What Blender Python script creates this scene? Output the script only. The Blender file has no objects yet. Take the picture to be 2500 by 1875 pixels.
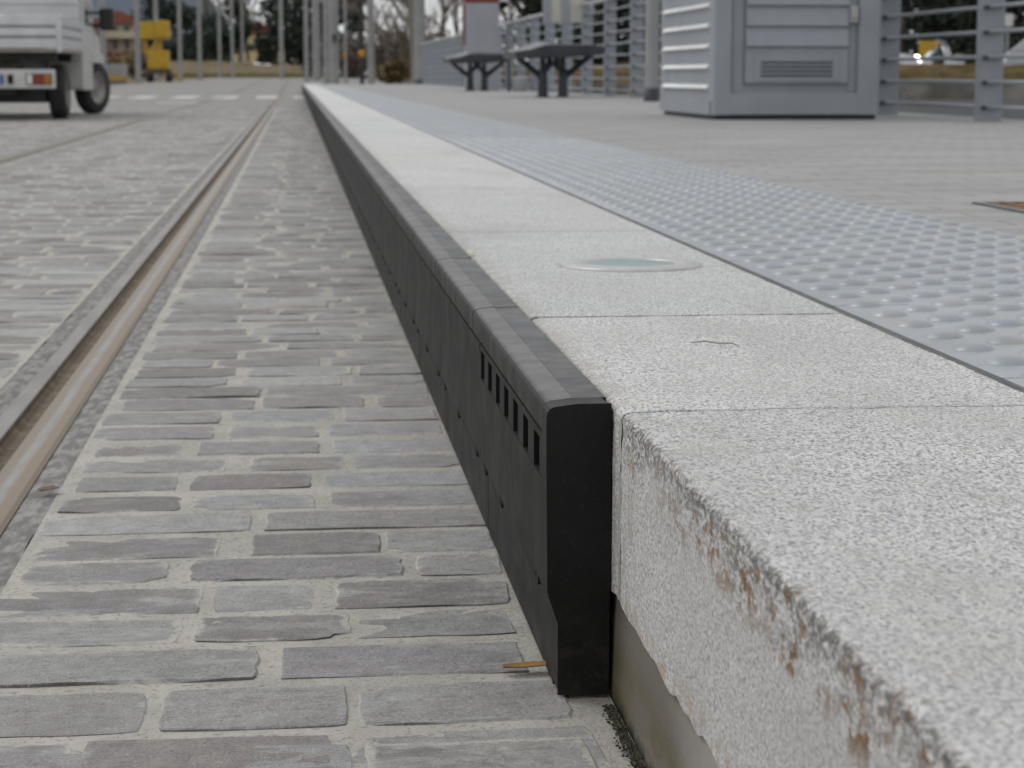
import bpy, math, random
from mathutils import Vector, noise, Matrix
rnd = random.Random(7)
C = bpy.context.scene.collection
PI = math.pi

# ------------------------------------------------------------------ mesh builder
class MB:
    def __init__(s):
        s.v = []; s.f = []; s.mi = []; s.col = []; s.smooth = []; s.cur = 0
    def add(s, vs, fs, smooth=False, cols=None):
        o = len(s.v)
        s.v += [tuple(p) for p in vs]
        s.col += cols if cols else [(1, 1, 1, 1)] * len(vs)
        for f in fs:
            s.f.append(tuple(i + o for i in f)); s.mi.append(s.cur); s.smooth.append(smooth)
    def box(s, x0, x1, y0, y1, z0, z1):
        v = [(x0,y0,z0),(x1,y0,z0),(x1,y1,z0),(x0,y1,z0),(x0,y0,z1),(x1,y0,z1),(x1,y1,z1),(x0,y1,z1)]
        s.add(v, [(3,2,1,0),(4,5,6,7),(0,1,5,4),(1,2,6,5),(2,3,7,6),(3,0,4,7)])
    def prism(s, pts, axis, a0, a1, smooth=False):
        # pts counter-clockwise 2D outline; axis 'x','y','z'
        def m(p, a):
            return (a,p[0],p[1]) if axis=='x' else ((p[0],a,p[1]) if axis=='y' else (p[0],p[1],a))
        n = len(pts)
        v = [m(p,a0) for p in pts] + [m(p,a1) for p in pts]
        f = [(i,(i+1)%n,n+(i+1)%n,n+i) for i in range(n)]
        flip = axis == 'y'
        if flip: f = [tuple(reversed(q)) for q in f]
        s.add(v, f, smooth)
        e0 = tuple(range(n-1,-1,-1)); e1 = tuple(range(n,2*n))
        if flip: e0, e1 = tuple(reversed(e0)), tuple(reversed(e1))
        s.add(v, [e0, e1])
    def tube(s, p0, p1, r0, r1=None, n=10, caps=True, smooth=True):
        r1 = r0 if r1 is None else r1
        p0 = Vector(p0); p1 = Vector(p1); d = (p1-p0).normalized()
        u = d.cross(Vector((0,0,1)))
        if u.length < 1e-4: u = Vector((1,0,0))
        u.normalize(); w = d.cross(u)
        v = []
        for p, r in ((p0,r0),(p1,r1)):
            for i in range(n):
                a = 2*PI*i/n; v.append(p + (u*math.cos(a)+w*math.sin(a))*r)
        s.add(v, [(i,(i+1)%n,n+(i+1)%n,n+i) for i in range(n)], smooth)
        if caps: s.add(v, [tuple(range(n-1,-1,-1)), tuple(range(n,2*n))])
    def path(s, pts, rs, n=8):
        for i in range(len(pts)-1):
            s.tube(pts[i], pts[i+1], rs[i], rs[i+1], n)
    def lathe(s, prof, n=24, c=(0,0,0), axis='z', smooth=True):
        v = []
        for r, h in prof:
            for i in range(n):
                a = 2*PI*i/n; x, y = r*math.cos(a), r*math.sin(a)
                q = (x,y,h) if axis=='z' else ((h,x,y) if axis=='x' else (y,h,x))
                v.append((q[0]+c[0], q[1]+c[1], q[2]+c[2]))
        f = []
        for j in range(len(prof)-1):
            for i in range(n):
                f.append((j*n+i, j*n+(i+1)%n, (j+1)*n+(i+1)%n, (j+1)*n+i))
        s.add(v, f, smooth)
    def ell(s, c, r, n=12, m=8, jit=0.0, seed=0):
        v = []; rr = random.Random(seed)
        for j in range(m+1):
            t = PI*j/m
            for i in range(n):
                a = 2*PI*i/n; k = 1 + rr.uniform(-jit, jit)
                v.append((c[0]+r[0]*math.sin(t)*math.cos(a)*k, c[1]+r[1]*math.sin(t)*math.sin(a)*k, c[2]+r[2]*math.cos(t)*k))
        f = [(j*n+i,(j+1)*n+i,(j+1)*n+(i+1)%n,j*n+(i+1)%n) for j in range(m) for i in range(n)]
        s.add(v, f, True)
    def grid(s, fn, nu, nv, smooth=True):
        v = [fn(i,j) for j in range(nv) for i in range(nu)]
        f = [(j*nu+i, j*nu+i+1, (j+1)*nu+i+1, (j+1)*nu+i) for j in range(nv-1) for i in range(nu-1)]
        s.add(v, f, smooth)
    def build(s, name, mats, parent=None, bevel=0, segs=2, color=False, fixn=False):
        me = bpy.data.meshes.new(name)
        me.from_pydata(s.v, [], s.f)
        for m in (mats if isinstance(mats, (list, tuple)) else [mats]): me.materials.append(m)
        me.polygons.foreach_set('material_index', s.mi)
        me.polygons.foreach_set('use_smooth', s.smooth)
        if color:
            a = me.color_attributes.new('tone', 'FLOAT_COLOR', 'POINT')
            a.data.foreach_set('color', [c for q in s.col for c in q])
        if fixn:
            import bmesh
            b = bmesh.new(); b.from_mesh(me); bmesh.ops.recalc_face_normals(b, faces=b.faces); b.to_mesh(me); b.free()
        me.update()
        o = bpy.data.objects.new(name, me); C.objects.link(o)
        if parent: o.parent = parent
        if bevel:
            b = o.modifiers.new('edge', 'BEVEL'); b.width = bevel; b.segments = segs; b.limit_method = 'ANGLE'; b.angle_limit = 0.6
        return o

def tag(o, label, cat, group=None):
    o['label'] = label; o['category'] = cat
    if group: o['group'] = group
    return o
def thing(name, label, cat, loc=(0,0,0), rz=0, group=None):
    o = bpy.data.objects.new(name, None); C.objects.link(o); o.empty_display_size = .2
    o.location = loc; o.rotation_euler = (0,0,rz)
    return tag(o, label, cat, group)
def struct(o, kind='structure'):
    o['kind'] = kind; return o
def dup(root, loc, rz=0, label=None, group=None, scale=None):
    r = root.copy(); C.objects.link(r); r.location = loc; r.rotation_euler = (0,0,rz)
    if scale: r.scale = scale if isinstance(scale, tuple) else (scale,)*3
    if label: r['label'] = label
    if group: r['group'] = group
    for ch in list(root.children):
        c = ch.copy(); C.objects.link(c); c.parent = r
        for g in list(ch.children):
            d = g.copy(); C.objects.link(d); d.parent = c
    return r

# ------------------------------------------------------------------ materials
class NT:
    def __init__(s, name):
        s.m = bpy.data.materials.new(name); s.m.use_nodes = True
        s.t = s.m.node_tree; s.t.nodes.clear()
        s.out = s.n('ShaderNodeOutputMaterial'); s.b = s.n('ShaderNodeBsdfPrincipled')
        s.l(s.b.outputs[0], s.out.inputs[0])
        s.tc = s.n('ShaderNodeTexCoord').outputs['Object']
    def n(s, typ, **kw):
        x = s.t.nodes.new(typ)
        for k, v in kw.items(): setattr(x, k, v)
        return x
    def l(s, a, b): s.t.links.new(a, b)
    def put(s, inp, v):
        if hasattr(v, 'is_linked') or hasattr(v, 'links'): s.l(v, inp)
        else: inp.default_value = v
    def map(s, scale=(1,1,1), loc=(0,0,0), src=None):
        x = s.n('ShaderNodeMapping'); s.l(src or s.tc, x.inputs[0])
        x.inputs['Scale'].default_value = scale; x.inputs['Location'].default_value = loc
        return x.outputs[0]
    def noise(s, scale, detail=3, rough=.55, vec=None, out=0, dist=0):
        x = s.n('ShaderNodeTexNoise'); s.l(vec or s.tc, x.inputs['Vector'])
        x.inputs['Scale'].default_value = scale; x.inputs['Detail'].default_value = detail
        x.inputs['Roughness'].default_value = rough; x.inputs['Distortion'].default_value = dist
        return x.outputs[out]
    def vor(s, scale, vec=None, out='Color'):
        x = s.n('ShaderNodeTexVoronoi'); s.l(vec or s.tc, x.inputs['Vector']); x.inputs['Scale'].default_value = scale
        return x.outputs[out]
    def rng(s, v, a, b, c=0., d=1., smooth=True):
        x = s.n('ShaderNodeMapRange'); x.interpolation_type = 'SMOOTHSTEP' if smooth else 'LINEAR'
        s.put(x.inputs[0], v)
        for i, k in enumerate((a,b,c,d)): x.inputs[i+1].default_value = k
        return x.outputs[0]
    def math(s, op, a, b=0.):
        x = s.n('ShaderNodeMath', operation=op); s.put(x.inputs[0], a); s.put(x.inputs[1], b); return x.outputs[0]
    def mul(s, *a):
        r = a[0]
        for b in a[1:]: r = s.math('MULTIPLY', r, b)
        return r
    def mix(s, fac, a, b, mode='MIX'):
        x = s.n('ShaderNodeMix', data_type='RGBA', blend_type=mode)
        s.put(x.inputs[0], fac)
        for i, k in ((6,a),(7,b)):
            if isinstance(k, tuple): k = k if len(k) == 4 else k + (1,)
            s.put(x.inputs[i], k)
        return x.outputs[2]
    def attr(s, name, out='Color'):
        x = s.n('ShaderNodeAttribute'); x.attribute_name = name; return x.outputs[out]
    def xyz(s):
        x = s.n('ShaderNodeSeparateXYZ'); s.l(s.tc, x.inputs[0]); return x.outputs
    def bump(s, h, strength=.5, dist=.002, prev=None):
        x = s.n('ShaderNodeBump'); x.inputs['Strength'].default_value = strength; x.inputs['Distance'].default_value = dist
        s.l(h, x.inputs['Height'])
        if prev: s.l(prev, x.inputs['Normal'])
        return x.outputs[0]
    def done(s, col, rough=.7, metal=0., nrm=None, spec=None):
        if isinstance(col, tuple): col = col if len(col) == 4 else col + (1,)
        s.put(s.b.inputs['Base Color'], col); s.put(s.b.inputs['Roughness'], rough); s.put(s.b.inputs['Metallic'], metal)
        if nrm: s.l(nrm, s.b.inputs['Normal'])
        if spec is not None: s.b.inputs['Specular IOR Level'].default_value = spec
        return s.m

def M(name, c1, c2=None, scale=6., rough=.6, metal=0., bump=0., bscale=60., bdist=.002, spec=None, stretch=(1,1,1), lo=.35, hi=.65):
    t = NT(name)
    c2 = c2 or tuple(min(1, k*.82) for k in c1)
    f = t.rng(t.noise(scale, 4, .6, t.map(stretch)), lo, hi)
    nr = t.bump(t.noise(bscale, 3), bump, bdist) if bump else None
    return t.done(t.mix(f, c1, c2), rough, metal, nr, spec)

def mortar_col(t):
    c = t.mix(t.rng(t.noise(9, 5, .6), .35, .65), (.465,.447,.397), (.375,.361,.322))
    c = t.mix(t.mul(t.rng(t.noise(150, 3, .6), .55, .66), .75), c, (.2,.187,.16))
    c = t.mix(t.mul(t.rng(t.noise(300, 3, .6, None), .55, .7), .5), c, (.47,.455,.42))
    return t.mix(t.mul(t.rng(t.noise(28, 4, .6), .56, .68), .35), c, (.25,.23,.19))
def mat_stone():
    t = NT('porphyry_stone'); a = t.attr('tone'); al = t.attr('tone', 'Alpha')
    g = t.rng(t.noise(420, 3, .7), .3, .7, .76, 1.2)
    big = t.rng(t.noise(38, 4, .6), .3, .7, .86, 1.12)
    gg = t.n('ShaderNodeCombineColor'); k = t.mul(g, big)
    for i in range(3): t.l(k, gg.inputs[i])
    c = t.mix(1., a, gg.outputs[0], 'MULTIPLY')
    # pinkish and tan mineral flecks
    c = t.mix(t.mul(t.rng(t.noise(230, 2), .63, .7), .5), c, (.36,.26,.2))
    c = t.mix(t.mul(t.rng(t.noise(300, 2), .66, .72), .7), c, (.46,.46,.45))
    c = t.mix(t.mul(t.rng(t.noise(260, 2, .5, t.map((1,1,1),(5,3,1))), .65, .71), .7), c, (.07,.065,.06))
    # thin cement film, thicker towards the joints and towards the platform
    x = t.xyz()
    film = t.math('ADD', t.mul(t.noise(15, 6, .7, t.map((.6,1.7,1))), 1.12), t.math('ADD', t.mul(al, .30), t.rng(x[0], -.02, .24, -.13, .05)))
    fm = t.mul(t.rng(film, .54, .72), t.rng(t.noise(110, 4, .7), .25, .6, .35, 1.))
    c = t.mix(t.mul(fm, .80), c, t.mix(t.rng(t.noise(60, 3), .35, .65), (.368,.367,.360), (.305,.304,.298)))
    # full mortar lapping over the rim
    lap = t.math('ADD', al, t.math('SUBTRACT', t.mul(t.noise(42, 5, .65), 1.1), .55))
    c = t.mix(t.rng(lap, .66, .86), c, mortar_col(t))
    wear = t.rng(t.noise(2.2, 5, .65), .3, .7, .84, 1.1); gw = t.n('ShaderNodeCombineColor')
    for i in range(3): t.l(wear, gw.inputs[i])
    c = t.mix(1., c, gw.outputs[0], 'MULTIPLY')
    h = t.noise(160, 5, .7)
    c = t.mix(t.mul(t.rng(t.noise(70, 5, .7, t.map((.5,1.3,1))), .5, .7), .45), c, (.12,.115,.11))
    n = t.bump(h, .7, .004, t.bump(t.noise(45, 3), .6, .005))
    return t.done(c, .75, 0, n)
def mat_mortar():
    t = NT('mortar')
    n = t.bump(t.noise(240, 4, .75), .9, .0035, t.bump(t.noise(50, 3), .6, .005))
    return t.done(mortar_col(t), .92, 0, n)
def mat_road():
    t = NT('far_paving')
    b = t.n('ShaderNodeTexBrick'); t.l(t.tc, b.inputs['Vector'])
    b.inputs['Scale'].default_value = 1.; b.inputs['Brick Width'].default_value = .21; b.inputs['Row Height'].default_value = .12
    b.inputs['Mortar Size'].default_value = .012; b.inputs['Bias'].default_value = 0
    b.inputs['Color1'].default_value = (.215,.212,.205,1); b.inputs['Color2'].default_value = (.255,.25,.242,1); b.inputs['Mortar'].default_value = (.29,.282,.268,1)
    c = t.mix(t.rng(t.noise(.6, 5, .6), .3, .7), b.outputs[0], (.235,.231,.224))
    c = t.mix(t.mul(t.rng(t.noise(1.2, 5, .6, t.map((.4,1,1))), .5, .7), .4), c, (.18,.177,.17))
    return t.done(c, .9, spec=.15)
def mat_granite():
    t = NT('grey_granite'); x, y, z = t.xyz()
    g = t.map((1,.62,1))
    n1 = t.rng(t.noise(380, 3, .68, g), .34, .60)
    c = t.mix(n1, (.41,.414,.418), (.745,.745,.735))
    vc = t.n('ShaderNodeSeparateColor'); t.l(t.vor(420, g), vc.inputs[0])
    c = t.mix(t.mul(t.rng(vc.outputs[0], .72, .80), .7), c, (.30,.305,.315))
    c = t.mix(t.mul(t.rng(vc.outputs[1], .75, .82), .55), c, (.86,.85,.83))
    c = t.mix(t.mul(t.rng(t.noise(350, 2, .5, g), .56, .64), .85), c, (.16,.165,.175))
    c = t.mix(t.mul(t.rng(t.noise(120, 2, .5, g), .66, .7), .5), c, (.48,.38,.27))
    c = t.mix(t.rng(t.noise(4, 5, .62), .35, .7, 0, .4), c, (.46,.45,.43))
    c = t.mix(t.mul(t.rng(x, .30, .268), t.rng(t.noise(30, 4, .6), .35, .6), t.rng(y, 1.6, 1.75), .55), c, (.36,.335,.29))
    # grey lichen and rust runs under the worn edge of the bare kerb end
    front = t.mul(t.rng(x, .30, .274, 0, 1), t.rng(y, 1.66, 1.60, 0, 1))
    zw = t.math('ADD', z, t.mul(t.math('SUBTRACT', t.noise(26, 4, .6, t.map((1,.5,1))), .5), .05))
    c = t.mix(t.mul(front, t.rng(z, .238, .20), .30), c, (.36,.345,.33))
    zone = t.mul(front, t.rng(z, .2552, .2525, 0, 1), t.rng(zw, .214, .243, 0, 1))
    c = t.mix(t.mul(zone, t.rng(t.noise(260, 4, .62, t.map((1,.5,.8))), .44, .56), .85), c, (.12,.115,.105))
    rz = t.mul(front, t.rng(zw, .252, .240, 0, 1), t.rng(zw, .198, .226, 0, 1), t.rng(y, 1.52, 1.25, .3, 1))
    rust = t.rng(t.noise(150, 4, .66, t.map((1,.38,.5))), .495, .545)
    c = t.mix(t.mul(rz, rust, t.rng(t.noise(19, 3, .5, t.map((1,.6,1))), .38, .5)), c, t.mix(t.rng(t.noise(200, 2), .4, .6), (.24,.11,.008), (.10,.045,.008)))
    c = t.mix(t.mul(front, t.rng(z, .125, .098, 0, 1), t.rng(t.noise(60, 4), .45, .6), .6), c, (.36,.29,.19))
    c = t.mix(t.mul(front, t.rng(y, 1.56, 1.6), t.rng(t.noise(70, 4, .6, t.map((1,1,.5))), .5, .6), .4), c, (.25,.18,.1))
    c = t.mix(1., c, t.attr('tone'), 'MULTIPLY')
    c = t.mix(t.mul(t.rng(t.noise(2.4, 5, .65, t.map((1,.6,1))), .5, .68), .35), c, (.33,.325,.31))
    top = t.rng(z, .246, .254, .22, 1)
    n = t.bump(t.mul(t.noise(320, 4, .66, g), top), .95, .0046, t.bump(t.mul(t.noise(120, 3, .6, g), top), .55, .0035))
    return t.done(c, .74, 0, n)
def mat_concrete_base():
    t = NT('wet_concrete'); x, y, z = t.xyz()
    c = t.mix(t.rng(t.noise(14, 5, .6, t.map((1,.4,1))), .3, .7), (.25,.235,.21), (.30,.285,.26))
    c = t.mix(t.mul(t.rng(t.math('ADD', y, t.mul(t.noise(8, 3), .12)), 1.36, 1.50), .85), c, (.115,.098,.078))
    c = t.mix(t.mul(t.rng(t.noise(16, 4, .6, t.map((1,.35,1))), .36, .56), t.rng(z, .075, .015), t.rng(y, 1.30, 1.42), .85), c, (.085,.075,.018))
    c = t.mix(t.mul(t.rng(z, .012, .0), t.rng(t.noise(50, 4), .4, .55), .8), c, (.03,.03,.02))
    n = t.bump(t.noise(90, 4, .6, t.map((1,.4,1))), .3, .003)
    return t.done(c, .7, 0, n)
def mat_rubber():
    t = NT('black_rubber'); x, y, z = t.xyz()
    c = t.mix(t.rng(t.noise(25, 4, .6, t.map((1,.25,1))), .3, .7), (.0068,.0067,.0065), (.010,.0098,.0095))
    c = t.mix(t.mul(t.rng(t.noise(300, 3, .6, t.map((1,.3,1))), .6, .7), .25), c, (.05,.048,.044))
    c = t.mix(t.mul(t.rng(z, .10, .02), t.rng(t.noise(40, 5, .7, t.map((1,.25,1))), .45, .7), .22), c, (.09,.085,.075))
    n = t.bump(t.noise(260, 3), .12, .001)
    return t.done(c, t.rng(t.noise(18, 3), .3, .7, .5, .62), 0, n, .22)
def mat_nosing():
    t = NT('worn_rubber'); x, y, z = t.xyz()
    c = t.mix(t.rng(t.noise(25, 4, .6), .3, .7), (.022,.022,.0225), (.034,.034,.035))
    band = t.mul(t.rng(x, .2332, .2322), t.rng(z, .2530, .2545))
    c = t.mix(t.mul(band, t.rng(t.noise(60, 4, .6), .25, .6, .7, 1.)), c, (.085,.081,.075))
    c = t.mix(t.mul(t.rng(z, .25, .254), t.rng(t.noise(30, 5, .7, t.map((1,1.5,1))), .42, .68), .4), c, (.12,.117,.112))
    c = t.mix(t.mul(t.rng(t.noise(90, 3, .6, t.map((1,.25,1))), .66, .72), .5), c, (.015,.015,.015))
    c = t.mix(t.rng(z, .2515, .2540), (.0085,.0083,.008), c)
    n = t.bump(t.noise(320, 3), .15, .001)
    t.l(t.rng(z, .250, .2545, .20, .36), t.b.inputs['Specular IOR Level'])
    return t.done(c, t.rng(t.noise(18, 3), .3, .7, .38, .5), 0, n)
def mat_tactile():
    t = NT('blue_grey_tactile')
    c = t.mix(t.rng(t.noise(4, 5, .6), .3, .7), (.250,.276,.304), (.300,.320,.342))
    c = t.mix(t.mul(t.rng(t.noise(18, 5, .65), .5, .66), .6), c, (.35,.337,.322))
    c = t.mix(t.mul(t.rng(t.noise(200, 3, .6), .6, .7), .35), c, (.2,.21,.225))
    c = t.mix(t.mul(t.rng(t.noise(9, 6, .7, t.map((1,1,1),(2,5,0))), .48, .66), .55), c, (.235,.235,.23))
    c = t.mix(t.mul(t.rng(t.noise(7, 2, .5, t.map((1,1,1),(3,7,0))), .70, .75), .15), c, (.33,.29,.2))
    n = t.bump(t.noise(240, 3), .2, .001)
    return t.done(c, t.rng(t.noise(9, 4), .3, .7, .30, .44), .22, n)
def mat_platform():
    t = NT('platform_paver')
    st = t.noise(6, 6, .62, t.map((.35, 2.2, 1)))
    c = t.mix(t.rng(st, .3, .7), (.340,.338,.330), (.243,.242,.239))
    b = t.n('ShaderNodeTexBrick'); t.l(t.map((1,1,1),(.1,.05,0)), b.inputs['Vector'])
    b.inputs['Scale'].default_value = 1.; b.inputs['Brick Width'].default_value = .22; b.inputs['Row Height'].default_value = .11
    b.inputs['Mortar Size'].default_value = .006; b.inputs['Mortar Smooth'].default_value = .4
    b.inputs['Color1'].default_value = (1,1,1,1); b.inputs['Color2'].default_value = (.84,.84,.83,1); b.inputs['Mortar'].default_value = (.45,.44,.42,1)
    c = t.mix(.8, c, b.outputs[0], 'MULTIPLY')
    c = t.mix(t.mul(t.rng(t.noise(2.2, 5, .65, t.map((.5, 1.6, 1))), .48, .64), .6), c, (.205,.20,.193))
    c = t.mix(t.mul(t.rng(t.noise(160, 3), .58, .68), .4), c, (.25,.245,.24))
    c = t.mix(t.mul(t.rng(t.noise(26, 2, .5), .73, .76), .7), c, (.13,.125,.12))
    n = t.bump(t.noise(120, 4), .3, .002)
    return t.done(c, .78, 0, n)
def mat_railhead():
    t = NT('rail_steel'); x, y, z = t.xyz()
    wob = t.math('ADD', x, t.mul(t.math('SUBTRACT', t.noise(3.5, 4, .6, t.map((1,.5,1))), .5), .012))
    c = t.mix(t.rng(wob, .016, .024), (.19,.157,.115), (.255,.245,.23))
    c = t.mix(t.rng(wob, .030, .038), c, (.20,.15,.10))
    c = t.mix(t.rng(t.noise(40, 4, .65, t.map((1,.15,1))), .4, .7, 0, .5), c, (.17,.143,.112))
    return t.done(c, .5, .25, t.bump(t.noise(150, 3), .2, .001))
def mat_grass(name, c1, c2, c3, s=.25, sp=.08):
    t = NT(name)
    c = t.mix(t.rng(t.noise(s*3, 5, .65, t.map((.5,1,1.6))), .35, .65), c1, c2)
    c = t.mix(t.mul(t.rng(t.noise(s, 4, .6), .5, .62), .8), c, c3)
    return t.done(c, .95, 0, t.bump(t.noise(6, 5, .7), .6, .1), sp)
def mat_leaf(name, c1, c2, trans=False):
    t = NT(name); a = t.n('ShaderNodeNewGeometry')
    c = t.mix(a.outputs['Random Per Island'], c1, c2)
    return t.done(c, .6)
def emis(name, col, st):
    t = NT(name); t.b.inputs['Emission Color'].default_value = col + (1,); t.b.inputs['Emission Strength'].default_value = st
    return t.done(col, .3)

STONE = mat_stone(); MORTAR = mat_mortar(); GRAN = mat_granite(); RUB = mat_rubber(); NOSE = mat_nosing(); TACT = mat_tactile()
PLAT = mat_platform()
GREY = M('grey_paint', (.285,.308,.342), (.258,.278,.308), 3, .42, 0, .05, 90)
GREYPOLE = M('pole_grey', (.28,.28,.28), (.23,.23,.23), 2, .55)
ALU = M('light_steel', (.42,.43,.44), (.36,.37,.38), 4, .4, .3)
DARKMET = M('dark_metal', (.045,.05,.055), (.065,.07,.075), 6, .4, .3)
BLACK = M('black_plastic', (.012,.012,.012), (.02,.02,.02), 6, .5)
TYRE = M('tyre', (.016,.016,.016), (.03,.03,.029), 8, .85)
WHITE = M('white_paint', (.62,.61,.59), (.54,.535,.52), 3, .4)
WHITE2 = M('clean_white', (.72,.74,.78), (.66,.68,.72), 3, .3)
YEL = M('yellow_paint', (.48,.30,.012), (.40,.25,.012), 3, .5)
GLASS = M('dark_glass', (.03,.035,.04), (.02,.025,.03), 2, .08)
WOODT = M('bark', (.13,.105,.08), (.085,.07,.055), 5, .9, 0, .5, 20, .02)
TWIG = M('twig', (.12,.10,.085), (.17,.145,.12), 3, .9)
RUSTY = M('rusty_iron', (.24,.115,.03), (.13,.06,.02), 20, .75, .2, .4, 120)

# ------------------------------------------------------------------ ground and track
def gz(y):
    return 0 if y < 60 else .004*(min(y, 165)-60)
m = MB(); ys = [-30,-5,0,30,60,80,100,130,165,260,500,1500,3000]; xs = [-1500,-300,-60,-20,-8,0,8,20,60,300,1500]
m.grid(lambda i,j: (xs[i], ys[j], gz(ys[j])-.06), len(xs), len(ys))
EARTH = mat_grass('dry_earth', (.17,.125,.075), (.22,.17,.10), (.10,.12,.03), .3)
struct(m.build('ground', EARTH))

m = MB(); ys = [34,60,80,100,120,140,158]; lf = [-9,-9,-8.15,-7.4,-6.6,-6.1,-5.6]; rt = [4.5,4.5,5.2,5.2,5,4.6,4]
for q in range(3):
    v = []
    for y, a, b in zip(ys, lf, rt):
        xx = ((a,-1.9405),(-1.7465,-.5095),(-.3115,b))[q]
        v += [(xx[0],y,gz(y)-.003),(xx[1],y,gz(y)-.003)]
    m.add(v, [(2*i,2*i+1,2*i+3,2*i+2) for i in range(len(ys)-1)])
struct(m.build('road', mat_road()))

# stone setts bedded in mortar: one sheet with every stone raised a few millimetres
m = MB()
for xa_, xb_, nn_ in ((-8,-1.9405,40),(-1.7465,-.5095,12),(-.3115,.263,8)):
    m.grid(lambda i, j: (xa_+(xb_-xa_)*i/nn_, -1.5+35.5*j/160, -.0011+.0007*noise.noise(((xa_+(xb_-xa_)*i/nn_)*7, (-1.5+35.5*j/160)*7, 0))), nn_+1, 161)
m.cur = 1
TONES = {'d': [(.202,.187,.180),(.190,.180,.176),(.208,.193,.184)], 'm': [(.243,.237,.231),(.255,.249,.243),(.230,.222,.220)],
         'g': [(.252,.249,.240),(.243,.241,.233)], 'p': [(.303,.305,.302),(.29,.29,.288),(.318,.315,.306)]}
CRACK_SHADE = (.045,.042,.037,.0)  # shade of the open cracks, painted onto the stones' near edges
def stone(x0, x1, y0, y1, tone, hi):
    b = rnd.choice(TONES[tone]); k = rnd.uniform(.93,1.08); col = tuple(c*k for c in b)+(1,)
    h = max(-.0008, rnd.gauss(.0003, .0008)); tx = rnd.uniform(-.008,.008); ty = rnd.uniform(-.012,.012)
    cx, cy = (x0+x1)/2, (y0+y1)/2; hx, hy = (x1-x0)/2, (y1-y0)/2
    nx, ny = (9, 5) if hi else (3, 2)
    per = []
    r = rnd.uniform(.07,.2)
    for i in range(nx): per.append((-1+2*i/nx, -1))
    for i in range(ny): per.append((1, -1+2*i/ny))
    for i in range(nx): per.append((1-2*i/nx, 1))
    for i in range(ny): per.append((-1, 1-2*i/ny))
    n = len(per); P = []
    sd = rnd.uniform(0,1000); cr = [rnd.uniform(.0,.006) if rnd.random() < .85 else .018 for _ in range(4)]
    for ux, uy in per:
        # corner rounding and rough outline
        q = abs(ux*uy); ci = (0 if ux<0 else 1)+(0 if uy<0 else 2)
        sh = cr[ci]*max(0, (q-.6)/.4)**1.5
        jx = .0035*noise.noise((ux*2+sd, uy*3, 1)) + .0014*noise.noise((ux*7+sd, uy*8, 4))
        jy = .0032*noise.noise((ux*2+sd, uy*3, 9)) + .0014*noise.noise((ux*8+sd, uy*7, 6))
        P.append((cx+ux*hx-math.copysign(sh,ux)+jx, cy+uy*hy-math.copysign(sh*.8,uy)+jy, ux, uy))
    V = []; K = []
    def z(px, py): return h + (px-cx)*tx + (py-cy)*ty
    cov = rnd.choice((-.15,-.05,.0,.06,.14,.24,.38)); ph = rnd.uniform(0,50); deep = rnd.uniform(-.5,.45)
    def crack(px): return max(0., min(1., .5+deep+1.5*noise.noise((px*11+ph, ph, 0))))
    def al(e): return max(0., min(1., e+cov))
    rgb = col[:3]
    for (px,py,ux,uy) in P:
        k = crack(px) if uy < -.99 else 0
        V.append((px,py+(.0012*k),-.0085)); K.append(tuple(a*(1-k)+b*k for a,b in zip(rgb,CRACK_SHADE))+(0. if k > .3 else 1.,))
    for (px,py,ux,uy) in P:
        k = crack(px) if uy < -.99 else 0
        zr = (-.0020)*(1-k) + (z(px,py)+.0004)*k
        V.append((px,py,zr)); K.append(tuple(a*(1-.45*k)+b*.45*k for a,b in zip(rgb,CRACK_SHADE))+(1.0*(1-k)+.12*k,))
    for f_, e in ((.0035,.66),(.013,.26)):
        for (px,py,ux,uy) in P:
            k = crack(px) if uy < -.4 else 0
            qx = px-ux*f_; qy = py-uy*f_*(1-.6*k)
            V.append((qx,qy,z(qx,qy)+(.0007*noise.noise((qx*60,qy*60,sd)) if hi else 0))); K.append(rgb+(al(e*(1-.85*k)),))
    V.append((cx,cy,h+.0004)); K.append(rgb+(al(.05),))
    F = []
    for a in range(3):
        for i in range(n): F.append((a*n+i, a*n+(i+1)%n, (a+1)*n+(i+1)%n, (a+1)*n+i))
    for i in range(n): F.append((3*n+i, 3*n+(i+1)%n, 4*n))
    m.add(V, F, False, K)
ROWS = [(1.527,1.624,[(-.316,-.182,'d'),(-.176,.021,'d'),(.034,.235,'m')]),
(1.636,1.754,[(-.299,-.133,'m'),(-.121,.038,'m'),(.046,.225,'m')]),
(1.776,1.882,[(-.304,-.04,'g'),(-.02,.201,'m')]),
(1.903,2.007,[(-.314,-.116,'g'),(-.106,.046,'d'),(.052,.205,'g')]),
(2.014,2.126,[(-.322,-.102,'d'),(-.093,.012,'p'),(.032,.213,'d')]),
(2.142,2.243,[(-.3,-.143,'m'),(-.122,.109,'m'),(.124,.218,'m')]),
(2.254,2.366,[(-.301,-.092,'d'),(-.057,.09,'d'),(.095,.219,'p')]),
(2.381,2.487,[(-.308,-.06,'p'),(-.043,.228,'m')]),
(2.506,2.607,[(-.3,-.15,'d'),(-.136,.017,'p'),(.034,.231,'m')]),
(2.632,2.734,[(-.292,-.161,'m'),(-.145,.013,'d'),(.03,.227,'p')]),
(2.757,2.861,[(-.299,-.1,'m'),(-.071,.061,'d'),(.071,.225,'p')]),
(2.879,2.985,[(-.294,-.166,'d'),(-.147,.027,'m'),(.047,.225,'p')]),
(3.013,3.129,[(-.307,-.129,'m'),(-.111,.029,'m'),(.043,.214,'p')]),
(3.146,3.263,[(-.305,-.123,'g'),(-.108,.054,'p'),(.067,.213,'p')])]
for y0, y1, st in ROWS:
    for a, b, t in st: stone(a-.001, b+.001, y0-.004, y1-.008, t, True)
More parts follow.
